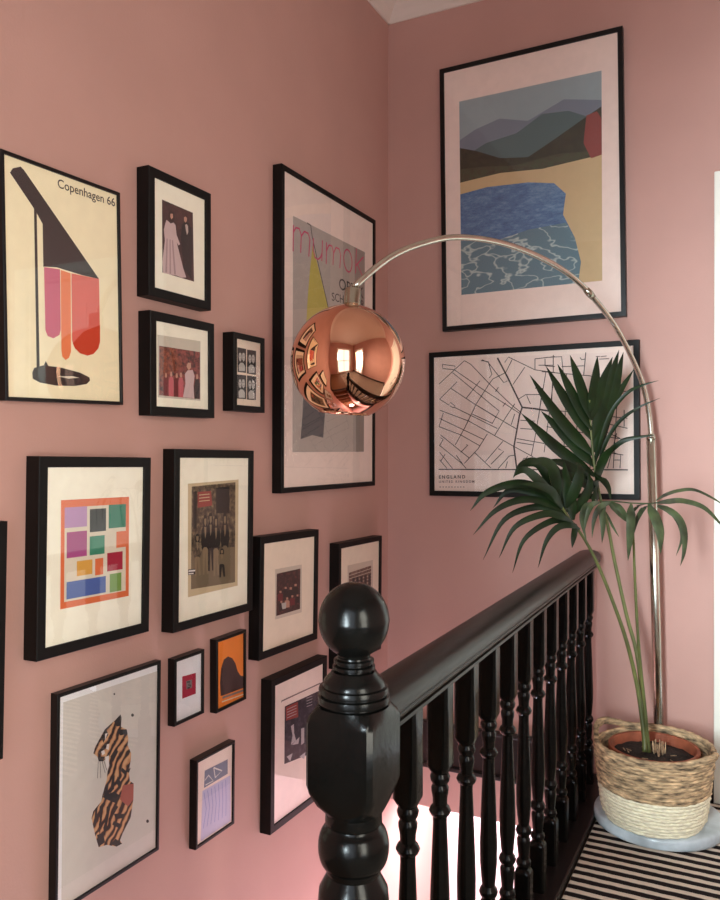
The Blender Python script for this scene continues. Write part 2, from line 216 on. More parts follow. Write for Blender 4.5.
  ["p","piano",[[-0.0451,-0.0579],[-0.0482,-0.0214],[-0.0431,0.015],[-0.0305,0.0364],[-0.0113,0.0406],[0.0081,0.0311],[0.0225,0.0142],[0.0344,-0.012],[0.0491,-0.0282],[0.0647,-0.0334],[0.0647,-0.0656],[-0.037,-0.0602]]],
  ["p","grey_mid",[[-0.037,-0.0628],[0.0647,-0.0696],[0.0654,-0.0756],[-0.037,-0.0688]]],
  ["l","cream",0.003,[[-0.0401,-0.0762],[0.0653,-0.0835]]],
 ],
 'white':[
  ["p","slate_blue",[[-0.0445,0.0746],[0.0572,0.0711],[0.0578,0.0312],[-0.0471,0.0305]]],
  ["l","white_ink",0.004,[[-0.0056,0.0692],[0.0315,0.0485],[0.0014,0.0408],[-0.0056,0.0692]]],
  ["l","white_ink",0.003,[[-0.0442,0.049],[-0.0282,0.0572],[-0.0071,0.035],[-0.0408,0.036]]],
  ["p","pale_blue",[[-0.0533,0.0249],[0.0697,0.0229],[0.0736,-0.104],[-0.0591,-0.1035]]],  # violet reflection of the bright stairwell, painted into the print
  ["l","periwinkle",0.003,[[-0.0469,0.0186],[-0.0367,-0.0284],[-0.0488,-0.0746]]],
  ["l","periwinkle",0.003,[[-0.0316,0.0185],[-0.0225,-0.0292],[-0.0328,-0.0756]]],
  ["l","periwinkle",0.003,[[-0.016,0.0184],[-0.0081,-0.0299],[-0.0166,-0.0766]]],
  ["l","periwinkle",0.003,[[-0.0003,0.0182],[0.0064,-0.0307],[-0.0002,-0.0777]]],
  ["l","periwinkle",0.003,[[0.0157,0.0181],[0.0211,-0.0314],[0.0164,-0.0787]]],
  ["l","periwinkle",0.003,[[0.0319,0.0179],[0.036,-0.0322],[0.0333,-0.0798]]],
  ["l","periwinkle",0.003,[[0.0483,0.0178],[0.0511,-0.033],[0.0504,-0.0809]]],
 ],
 'tiger':[
  ["p","tiger_grey",[[-0.1408,0.2067],[0.1543,0.2041],[0.1558,-0.2293],[0.1497,-0.2364],[-0.1393,-0.2402]]],
  ["p","tiger_coat",[[0.0287,0.1338],[0.0322,0.1255],[0.0303,0.1058],[0.0489,0.0942],[0.055,0.0719],[0.0529,0.0562],[0.065,0.0339],[0.0635,0.018],[0.058,-0.0048],[0.0613,-0.0285],[0.0744,-0.0393],[0.0738,-0.0762],[0.0656,-0.1142],[0.0398,-0.1405],[0.0315,-0.1532],[0.0385,-0.1635],[0.0203,-0.1626],[-0.0104,-0.1455],[-0.0348,-0.1403],[-0.0459,-0.1091],[-0.057,-0.0678],[-0.052,-0.0543],[-0.0283,-0.0419],[-0.0258,-0.0311],[-0.0127,-0.0003],[-0.0103,0.0186],[-0.0049,0.0287],[-0.008,0.0496],[-0.0243,0.0451],[-0.0377,0.0495],[-0.0416,0.0606],[-0.0539,0.0724],[-0.0489,0.0843],[-0.0332,0.1009],[-0.0199,0.1147],[0.0074,0.1246]]],
  ["p","black_ink",[[0.0287,0.1338],[0.0322,0.1255],[0.0279,0.1085],[0.016,0.11],[0.0085,0.1242]]],
  ["p","tiger_rose",[[0.0381,-0.0304],[0.0744,-0.0393],[0.0738,-0.0762],[0.0563,-0.086],[0.03,-0.0598]]],
  ["p","black_ink",[[-0.0306,0.1041],[-0.0144,0.111],[-0.0088,0.0994],[-0.0249,0.0866]]],
  ["p","black_ink",[[-0.0416,0.0614],[-0.0377,0.0495],[-0.0243,0.0451],[-0.019,0.054]]],
  ["p","black_ink",[[-0.0025,0.0478],[0.014,0.0624],[0.0226,0.0517],[0.0061,0.033]]],
  ["p","black_ink",[[0.0463,-0.0008],[0.0637,0.0014],[0.058,-0.0089]]],
  ["p","black_ink",[[-0.0257,-0.033],[0.0099,-0.0343],[0.0327,-0.0528],[0.0159,-0.0626],[-0.012,-0.0441]]],
  ["p","black_ink",[[-0.0405,-0.1113],[-0.0218,-0.1132],[-0.016,-0.1372],[-0.0321,-0.139]]],
  ["p","black_ink",[[0.0006,-0.1482],[0.0172,-0.1432],[0.0385,-0.1635],[0.0203,-0.1626]]],
  ["p","black_ink",[[0.019,0.1031],[0.0489,0.0942],[0.0525,0.0829],[0.0277,0.0864]]],
  ["p","black_ink",[[-0.0467,-0.0544],[-0.0389,-0.0496],[-0.0461,-0.0935],[-0.0499,-0.0842]]],
  ["p","black_ink",[[-0.0335,-0.0517],[-0.0202,-0.045],[-0.0356,-0.09],[-0.0324,-0.1186]]],
  ["p","black_ink",[[-0.0118,-0.06],[0.0003,-0.0606],[-0.022,-0.1033],[-0.0162,-0.1253]]],
  ["p","black_ink",[[0.016,-0.0666],[0.0245,-0.0739],[0.0052,-0.0904],[-0.0109,-0.1157]]],
  ["p","black_ink",[[0.0107,-0.0846],[0.0449,-0.0979],[0.0422,-0.107],[0.0165,-0.0989]]],
  ["p","black_ink",[[0.0109,-0.1007],[0.0366,-0.119],[0.031,-0.1268],[0.0055,-0.1065]]],
  ["p","black_ink",[[-0.0126,-0.0083],[-0.0044,-0.0032],[-0.0121,-0.0361],[-0.023,-0.0341]]],
  ["p","black_ink",[[0.0038,-0.0022],[0.0121,0.0029],[0.0098,-0.0283],[-0.0039,-0.0352]]],
  ["p","black_ink",[[0.0206,-0.004],[0.0352,-0.0253],[0.0296,-0.0355],[0.0181,-0.0192]]],
  ["p","black_ink",[[0.0346,0.0113],[0.0492,-0.0018],[0.0464,-0.011],[0.0318,0.0042]]],
  ["p","black_ink",[[0.0081,0.0803],[0.0221,0.082],[0.0083,0.0683],[-0.0016,0.0594]]],
  ["p","white_ink",[[-0.0198,0.1047],[-0.0116,0.1043],[-0.0196,0.0909]]],
  ["p","white_ink",[[-0.0139,0.0792],[-0.0057,0.0786],[-0.0083,0.0655],[-0.0165,0.0702]]],
  ["p","white_ink",[[-0.0311,0.0689],[-0.022,0.0699],[-0.0191,0.0611],[-0.0272,0.059]]],
  ["p","white_ink",[[-0.019,0.0532],[-0.007,0.0524],[-0.0077,0.0316],[-0.0141,0.0219]]],
  ["l","black_ink",0.0012,[[-0.034,0.0483],[-0.0312,0.0101]]],
  ["l","black_ink",0.0012,[[-0.0393,0.0501],[-0.0414,0.0137]]],
  ["l","black_ink",0.0012,[[-0.0275,0.0461],[-0.0184,0.0175]]],
  ["l","black_ink",0.0012,[[-0.0221,0.0455],[-0.013,0.0216]]],
  ["p","black_ink",[[0.0722,0.1203],[0.0709,0.1179],[0.0675,0.1176],[0.064,0.1198],[0.0626,0.123],[0.0639,0.1255],[0.0673,0.1257],[0.0707,0.1236]]],
  ["p","black_ink",[[0.0103,0.1853],[0.0095,0.1839],[0.0076,0.1837],[0.0056,0.1849],[0.0048,0.1867],[0.0056,0.1882],[0.0075,0.1884],[0.0095,0.1872]]],
  ["p","black_ink",[[0.1279,-0.1479],[0.1264,-0.1502],[0.1229,-0.15],[0.1193,-0.1474],[0.1177,-0.1439],[0.1192,-0.1415],[0.1227,-0.1417],[0.1263,-0.1444]]],
 ],
 'news':[
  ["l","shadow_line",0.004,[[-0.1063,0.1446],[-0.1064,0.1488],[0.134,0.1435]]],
  ["p","news_dark",[[-0.0874,0.1275],[0.1344,0.1205],[0.1372,-0.0752],[-0.0876,-0.0467]]],
  ["p","brick_red",[[-0.082,0.1239],[-0.0102,0.1217],[-0.0067,0.0727],[-0.0801,0.0823]]],
  ["l","news_lt",0.002,[[-0.0738,0.1146],[-0.0185,0.1123]]],
  ["l","news_lt",0.002,[[-0.0737,0.106],[-0.0184,0.1036]]],
  ["l","news_lt",0.002,[[-0.0735,0.0975],[-0.0183,0.0949]]],
  ["l","news_lt",0.002,[[-0.0734,0.0889],[-0.0182,0.0862]]],
  ["l","news_lt",0.002,[[0.0433,0.1177],[0.0806,0.1154]]],
  ["l","news_lt",0.002,[[0.0434,0.1088],[0.0807,0.1064]]],
  ["l","news_lt",0.002,[[0.0435,0.0999],[0.0808,0.0973]]],
  ["l","news_lt",0.002,[[0.0437,0.091],[0.081,0.0883]]],
  ["p","news_lt",[[-0.0511,0.0568],[-0.0346,0.0591],[-0.0313,0.0293],[-0.0198,0.0041],[-0.0503,-0.0007],[-0.041,0.0251]]],
  ["p","news_lt",[[-0.0198,0.0041],[0.0014,0.0085],[-0.0054,-0.0112],[-0.0447,-0.0024]]],
  ["p","news_lt",[[0.0111,0.0311],[0.0299,0.0292],[0.0306,-0.0189],[0.0119,-0.0203]]],
  ["p","news_lt",[[-0.0744,-0.0285],[-0.0402,-0.029],[-0.0537,-0.0496]]],
  ["p","news_lt",[[0.0023,-0.0537],[0.0384,-0.0508],[0.0314,-0.0706]]],
  ["p","news_lt",[[0.0667,0.0369],[0.0893,0.0379],[0.0978,-0.0248],[0.0751,-0.0253]]],
 ],
 'hock':[
  ["p","sky_print",[[-0.2601,0.3641],[0.2639,0.3647],[0.2616,0.1144],[-0.2602,0.1144]]],
  ["p","hill_far",[[-0.2602,0.2172],[-0.1974,0.2466],[-0.1032,0.2687],[0.0013,0.2394],[0.1324,0.291],[0.263,0.2617],[0.2612,0.0702],[-0.2602,0.0704]]],
  ["p","hill_mid",[[-0.2602,0.1438],[-0.1557,0.1879],[-0.0407,0.2026],[0.0537,0.2541],[0.1478,0.2469],[0.2623,0.188],[0.2608,0.0334],[-0.2602,0.0337]]],
  ["p","hill_dark",[[-0.2602,0.1878],[-0.1975,0.1658],[-0.1036,0.1218],[0.0007,0.1071],[0.1053,0.1586],[0.1892,0.2027],[0.2627,0.2396],[0.2605,-0.0034],[-0.2602,-0.003]]],
  ["p","bushes",[[-0.2602,0.1071],[-0.1559,0.0997],[-0.0516,0.085],[0.105,0.0997],[0.2613,0.085],[0.2605,-0.0034],[-0.2602,-0.003]]],
  ["p","sand",[[-0.2602,0.0557],[-0.1038,0.0667],[0.0525,0.0556],[0.2612,0.0702],[0.2571,-0.3715],[-0.2604,-0.3701]]],
  ["p","lake",[[-0.2602,0.0116],[-0.156,0.0226],[0.0002,0.0152],[0.0939,-0.0033],[0.1352,-0.0475],[0.1243,-0.121],[0.1652,-0.2094],[0.1852,-0.2977],[0.1743,-0.3713],[-0.2604,-0.3701]]],
  ["p","lake_pale",[[-0.2603,-0.1646],[-0.1305,-0.1831],[-0.0006,-0.1576],[0.1345,-0.1505],[0.1652,-0.2094],[0.1852,-0.2977],[0.1743,-0.3713],[-0.2604,-0.3701]]],
  ["p","rust",[[0.2103,0.2175],[0.2469,0.2248],[0.2623,0.1954],[0.2612,0.0702],[0.2246,0.0629],[0.199,0.1218]]],
 ],
 'map':[
  ["p","map_paper",[[-0.3467,0.2479],[0.3465,0.2358],[0.3455,-0.1713],[-0.3472,-0.1734]]],
  ["l","street",0.006,[[-0.1152,0.2404],[-0.0773,0.1673],[-0.023,0.0542]]],
  ["l","street",0.006,[[-0.023,0.0542],[-0.0334,0.0243],[-0.0545,-0.0897],[-0.0445,-0.1671]]],
  ["l","street",0.006,[[-0.023,0.0542],[0.0242,0.0481],[0.0963,0.0342]]],
  ["l","street",0.0028,[[-0.3464,0.1529],[-0.2435,0.2373]]],
  ["l","street",0.0028,[[-0.3319,0.2281],[-0.2801,0.2184],[-0.2839,0.2047],[-0.3305,0.2119],[-0.3319,0.2281]]],
  ["l","street",0.0028,[[-0.2839,0.2047],[-0.1686,0.1235],[-0.0299,0.0309]]],
  ["l","street",0.0028,[[-0.2435,0.2373],[-0.2183,0.2221],[-0.1473,0.1466],[-0.064,0.0655],[-0.0299,0.0376]]],
  ["l","street",0.0028,[[-0.2913,0.1946],[-0.1901,0.1106],[-0.1092,0.0431],[-0.1353,-0.0005]]],
  ["l","street",0.0028,[[-0.2989,0.1355],[-0.2117,0.0769],[-0.0713,-0.0086],[-0.0405,-0.026]]],
  ["l","street",0.0028,[[-0.3437,0.0951],[-0.3066,0.0715],[-0.2992,0.0811],[-0.2808,0.0665],[-0.2882,0.0598],[-0.3029,0.0693]]],
  ["l","street",0.0028,[[-0.2882,0.064],[-0.1165,-0.0213]]],
  ["l","street",0.0028,[[-0.3439,0.053],[-0.2265,0.0083],[-0.0579,-0.0863],[0.0166,-0.1268]]],
  ["l","street",0.0028,[[-0.329,0.042],[-0.3464,-0.0103]]],
  ["l","street",0.0028,[[-0.344,0.0213],[-0.1695,-0.0615]]],
  ["l","street",0.0028,[[-0.3464,-0.0103],[-0.2594,-0.0431],[-0.1838,-0.0853]]],
  ["l","street",0.0028,[[-0.3406,-0.042],[-0.2271,-0.1299]]],
  ["l","street",0.0028,[[-0.3467,-0.0806],[-0.2562,-0.1507],[-0.2382,-0.17]]],
  ["l","street",0.0028,[[-0.3446,-0.1087],[-0.293,-0.1703]]],
  ["l","street",0.0028,[[-0.3448,-0.1368],[-0.3151,-0.1704]]],
  ["l","street",0.0028,[[-0.2989,0.1355],[-0.3437,0.0951]]],
  ["l","street",0.0028,[[-0.2731,0.1589],[-0.2989,0.1355]]],
  ["l","street",0.0028,[[-0.1827,0.1584],[-0.2369,0.095]]],
  ["l","street",0.0028,[[-0.1508,0.1399],[-0.1974,0.073],[-0.2447,-0.0191],[-0.2815,-0.0811]]],
  ["l","street",0.0028,[[-0.0842,0.1845],[-0.1331,0.163],[-0.1544,0.1366]]],
  ["l","street",0.0028,[[-0.0503,0.0684],[-0.085,0.0188],[-0.1271,-0.047]]],
  ["l","street",0.0028,[[-0.0644,-0.0087],[-0.0504,0.0314]]],
  ["l","street",0.0028,[[-0.0847,0.0729],[-0.0952,0.0597]]],
  ["l","street",0.0028,[[-0.1122,0.1315],[-0.1228,0.1149]]],
  ["l","street",0.0028,[[-0.1552,-0.0411],[-0.191,-0.0956],[-0.2453,-0.1507]]],
  ["l","street",0.0028,[[-0.2047,0.056],[-0.2155,0.0356],[-0.1339,-0.0026]]],
  ["l","street",0.0028,[[-0.1939,0.066],[-0.1198,0.0196]]],
  ["l","street",0.0028,[[-0.1752,0.237],[-0.1504,0.2253],[-0.0913,0.1476],[-0.0774,0.1538]]],
  ["l","street",0.0028,[[-0.1788,0.2337],[-0.1504,0.2287],[-0.1365,0.1802],[-0.1472,0.1671]]],
  ["l","street",0.0028,[[-0.0875,0.2219],[-0.0735,0.2414],[0.0249,0.1892],[0.097,0.1757]]],
  ["l","street",0.0028,[[-0.0598,0.2305],[-0.0842,0.1845]]],
  ["l","street",0.0028,[[-0.0121,0.2011],[-0.0568,0.1394]]],
  ["l","street",0.0028,[[-0.0365,0.0848],[-0.0092,0.1006],[0.0511,0.0984]]],
  ["l","street",0.0028,[[-0.0059,0.0971],[0.0075,0.0666]]],
  ["l","street",0.0028,[[0.0251,0.2291],[0.0249,0.1892]]],
  ["l","street",0.0028,[[0.0251,0.2291],[0.0973,0.233]]],
  ["l","street",0.0028,[[0.0617,0.2271],[0.0616,0.2006]]],
  ["l","street",0.0028,[[0.0383,0.2051],[0.0913,0.2024]]],
  ["l","street",0.0028,[[0.0648,0.1806],[0.0237,-0.057],[0.0099,-0.1235]]],
  ["l","street",0.0028,[[0.0512,0.1216],[0.0374,0.0159]]],
  ["l","street",0.0028,[[0.0909,0.1398],[0.0567,-0.1103]]],
  ["l","street",0.0028,[[-0.0302,-0.0228],[0.0272,-0.0271]]],
  ["l","street",0.0028,[[-0.0301,0.0074],[0.024,0.0029]]],
  ["l","street",0.0028,[[-0.044,-0.0595],[0.0958,-0.0855]]],
  ["l","street",0.0028,[[-0.0441,-0.073],[0.0168,-0.0835]]],
  ["l","street",0.0028,[[-0.0958,-0.0691],[-0.1628,-0.1437]]],
  ["l","street",0.0028,[[-0.1133,-0.0961],[-0.0925,-0.1063],[-0.1416,-0.1539]]],
  ["l","street",0.0028,[[-0.0512,-0.12],[-0.0718,-0.1233],[-0.1137,-0.1694]]],
  ["l","street",0.0028,[[-0.2054,-0.1093],[-0.1417,-0.1675]]],
  ["l","street",0.0028,[[-0.0788,-0.1436],[-0.0858,-0.1693]]],
  ["l","street",0.0028,[[-0.2597,-0.1091],[-0.2305,-0.0815],[-0.2377,-0.0801]]],
  ["l","street",0.0028,[[-0.278,-0.1194],[-0.249,-0.1576]]],
  ["l","street",0.0028,[[-0.3406,-0.0525],[-0.3295,-0.0597],[-0.343,-0.0806]]],
  ["l","street",0.0028,[[-0.3223,-0.1158],[-0.341,-0.1438]]],
  ["l","street",0.0028,[[0.0245,0.1227],[0.0545,0.1201]]],
  ["l","street",0.0028,[[-0.0036,-0.1235],[-0.009,-0.1341],[-0.0138,-0.1468],[-0.0226,-0.1402],[-0.0171,-0.1315],[-0.0063,-0.1335]]],
  ["l","street",0.0028,[[0.0644,0.2317],[0.1211,0.2315],[0.1267,0.1746]]],
  ["l","street",0.0028,[[0.0914,0.2392],[0.0911,0.1763]]],
  ["l","street",0.0028,[[0.0613,0.2018],[0.0972,0.197]]],
  ["l","street",0.0028,[[0.1209,0.1957],[0.1998,0.1946]]],
  ["l","street",0.0028,[[0.2058,0.2414],[0.1979,0.1594]]],
  ["l","street",0.0028,[[0.1855,0.2249],[0.1912,0.2169],[0.2028,0.218]]],
  ["l","street",0.0028,[[0.0491,0.1814],[0.2197,0.1583],[0.2595,0.1477]]],
  ["l","street",0.0028,[[0.088,0.1435],[0.0846,0.0537]]],
  ["l","street",0.0028,[[0.2841,-0.0131],[0.3452,-0.0287]]],
  ["l","street",0.0028,[[0.2783,-0.0421],[0.3201,-0.0629]]],
  ["l","street",0.0028,[[0.3345,0.0348],[0.3342,-0.0228]]],
  ["l","street",0.0028,[[0.2639,-0.1001],[0.3226,-0.1206],[0.3196,-0.1668]]],
  ["l","street",0.0028,[[0.3003,-0.138],[0.3197,-0.138]]],
  ["l","street",0.0028,[[0.2777,-0.167],[0.3091,-0.0454]]],
  ["l","street",0.0028,[[0.1204,0.0884],[0.2873,0.0594]]],
  ["l","street",0.0028,[[0.1385,0.1681],[0.125,-0.1678]]],
  ["l","street",0.0028,[[0.1793,0.1602],[0.169,-0.1675]]],
  ["l","street",0.0028,[[0.2368,0.1517],[0.2181,-0.1673]]],
  ["l","street",0.0028,[[0.2765,0.144],[0.258,-0.1671]]],
  ["l","street",0.0028,[[0.3156,0.1394],[0.2973,-0.1669]]],
  ["l","street",0.0028,[[0.0845,0.0418],[0.3453,0.0058]]],
  ["l","street",0.0028,[[0.0662,-0.0178],[0.3422,-0.0689]]],
  ["l","street",0.0028,[[0.0599,-0.0779],[0.3309,-0.1207]]],
  ["l","street",0.0028,[[0.2875,0.1058],[0.3458,0.0978]]],
  ["l","street",0.004,[[-0.3487,-0.1741],[0.3455,-0.1719]]],
  ["t","street","ENGLAND",[-0.3473,-0.2092],[-0.242,-0.2074],"w"],
  ["t","street_lt","UNITED KINGDOM",[-0.3474,-0.2254],[-0.206,-0.2229],"w"],
  ["l","street_lt",0.003,[[-0.3452,-0.2415],[-0.3393,-0.2414]]],
  ["l","street_lt",0.003,[[-0.3333,-0.2413],[-0.3273,-0.2413]]],
  ["l","street_lt",0.003,[[-0.3214,-0.2412],[-0.3154,-0.2411]]],
  ["l","street_lt",0.003,[[-0.3095,-0.241],[-0.3036,-0.2409]]],
  ["l","street_lt",0.003,[[-0.2977,-0.2408],[-0.2918,-0.2407]]],
  ["l","street_lt",0.003,[[-0.2859,-0.2406],[-0.28,-0.2405]]],
  ["l","street_lt",0.003,[[-0.2742,-0.2404],[-0.2683,-0.2404]]],
  ["l","street_lt",0.003,[[-0.2625,-0.2403],[-0.2567,-0.2402]]],
  ["l","street_lt",0.003,[[-0.2508,-0.2401],[-0.245,-0.24]]],
  ["l","street_lt",0.003,[[0.24,0.2247],[0.2543,0.225]]],
  ["l","street_lt",0.003,[[0.2571,0.2237],[0.2769,0.2249]]],
  ["l","street_lt",0.003,[[0.2514,0.2153],[0.2852,0.2151]]],
 ],
 'pin':[
  ["p","photo_paper2",[[-0.1008,0.1321],[0.1054,0.1294],[0.1079,-0.02],[-0.0982,-0.0197]]],
  ["p","brown_photo2",[[-0.0901,0.1052],[0.0904,0.1104],[0.0923,-0.0053],[-0.0882,-0.0057]]],
  ["l","photo_paper2",0.0022,[[-0.0865,0.0954],[0.0906,0.0996]]],
  ["l","photo_paper2",0.0022,[[-0.0863,0.0836],[0.0908,0.0872]]],
  ["l","photo_paper2",0.0022,[[-0.0861,0.0719],[0.091,0.0748]]],
  ["l","photo_paper2",0.0022,[[-0.0859,0.0602],[0.0912,0.0625]]],
  ["l","photo_paper2",0.0022,[[-0.0857,0.0485],[0.0914,0.0501]]],
  ["l","photo_paper2",0.0022,[[-0.0855,0.0367],[0.0916,0.0377]]],
  ["l","photo_paper2",0.0022,[[-0.0853,0.025],[0.0918,0.0253]]],
  ["p","suit",[[-0.063,0.0296],[-0.0639,0.0831],[-0.0447,0.0838],[-0.0438,0.0299]]],
  ["p","suit",[[-0.0314,0.025],[-0.0324,0.0822],[-0.0128,0.083],[-0.0118,0.0253]]],
  ["p","suit",[[0.0009,0.0203],[-0.0001,0.0814],[0.0198,0.0821],[0.0209,0.0206]]],
  ["p","suit",[[0.0338,0.0155],[0.0327,0.0805],[0.0531,0.0812],[0.0542,0.0159]]],
  ["p","suit",[[0.0674,0.0107],[0.0663,0.0796],[0.0871,0.0803],[0.0882,0.011]]],
 ],
 'edge':[
 ],
}
SHADE=[0.4255, -1.1717, 1.3823]
ARC=[[1.0056, -0.1266, 1.2199], [1.0004, -0.1359, 1.2918], [0.985, -0.1637, 1.3852], [0.9586, -0.2111, 1.4629], [0.9329, -0.2575, 1.5261], [0.9066, -0.3049, 1.5797], [0.8559, -0.3963, 1.6526], [0.8075, -0.4835, 1.7026], [0.731, -0.6213, 1.74], [0.6601, -0.7491, 1.7511], [0.601, -0.8556, 1.7421], [0.5636, -0.9229, 1.725], [0.5111, -1.0175, 1.683], [0.4735, -1.0853, 1.6367], [0.4339, -1.1566, 1.5669]]
STEMS=[[[1.0128, -0.3362, 0.2518], [1.0088, -0.3271, 0.3], [0.9904, -0.3254, 0.4374], [0.9613, -0.3513, 0.5839], [0.9253, -0.3805, 0.7078], [0.8826, -0.4131, 0.8308], [0.846, -0.4426, 0.9105], [0.8143, -0.4696, 0.9596], [0.7896, -0.4931, 1.0112], [0.7708, -0.5026, 1.062], [0.755, -0.4993, 1.1156]], [[1.0145, -0.3018, 0.2405], [1.0117, -0.3033, 0.2929], [1.0021, -0.2971, 0.3913], [0.9832, -0.2956, 0.5402], [0.9539, -0.2992, 0.6542], [0.9179, -0.3063, 0.8261], [0.8956, -0.3175, 0.9543], [0.8774, -0.3267, 1.0231], [0.8633, -0.3339, 1.1076], [0.8549, -0.3382, 1.1858], [0.8473, -0.331, 1.2801], [0.8459, -0.3317, 1.3272]], [[1.0225, -0.3202, 0.2481], [1.017, -0.3231, 0.3], [1.011, -0.3373, 0.3978], [1.003, -0.3527, 0.5009], [0.9969, -0.3783, 0.6205], [0.992, -0.4033, 0.7829], [0.9907, -0.4265, 0.9042], [0.9895, -0.4496, 0.9796], [0.9897, -0.4719, 1.016]], [[0.8442, -0.4102, 1.0051], [0.8851, -0.4234, 1.0131], [0.9417, -0.4511, 1.0178], [0.9897, -0.4719, 1.016], [1.0388, -0.4922, 1.0173], [1.0691, -0.4995, 1.0214]]]
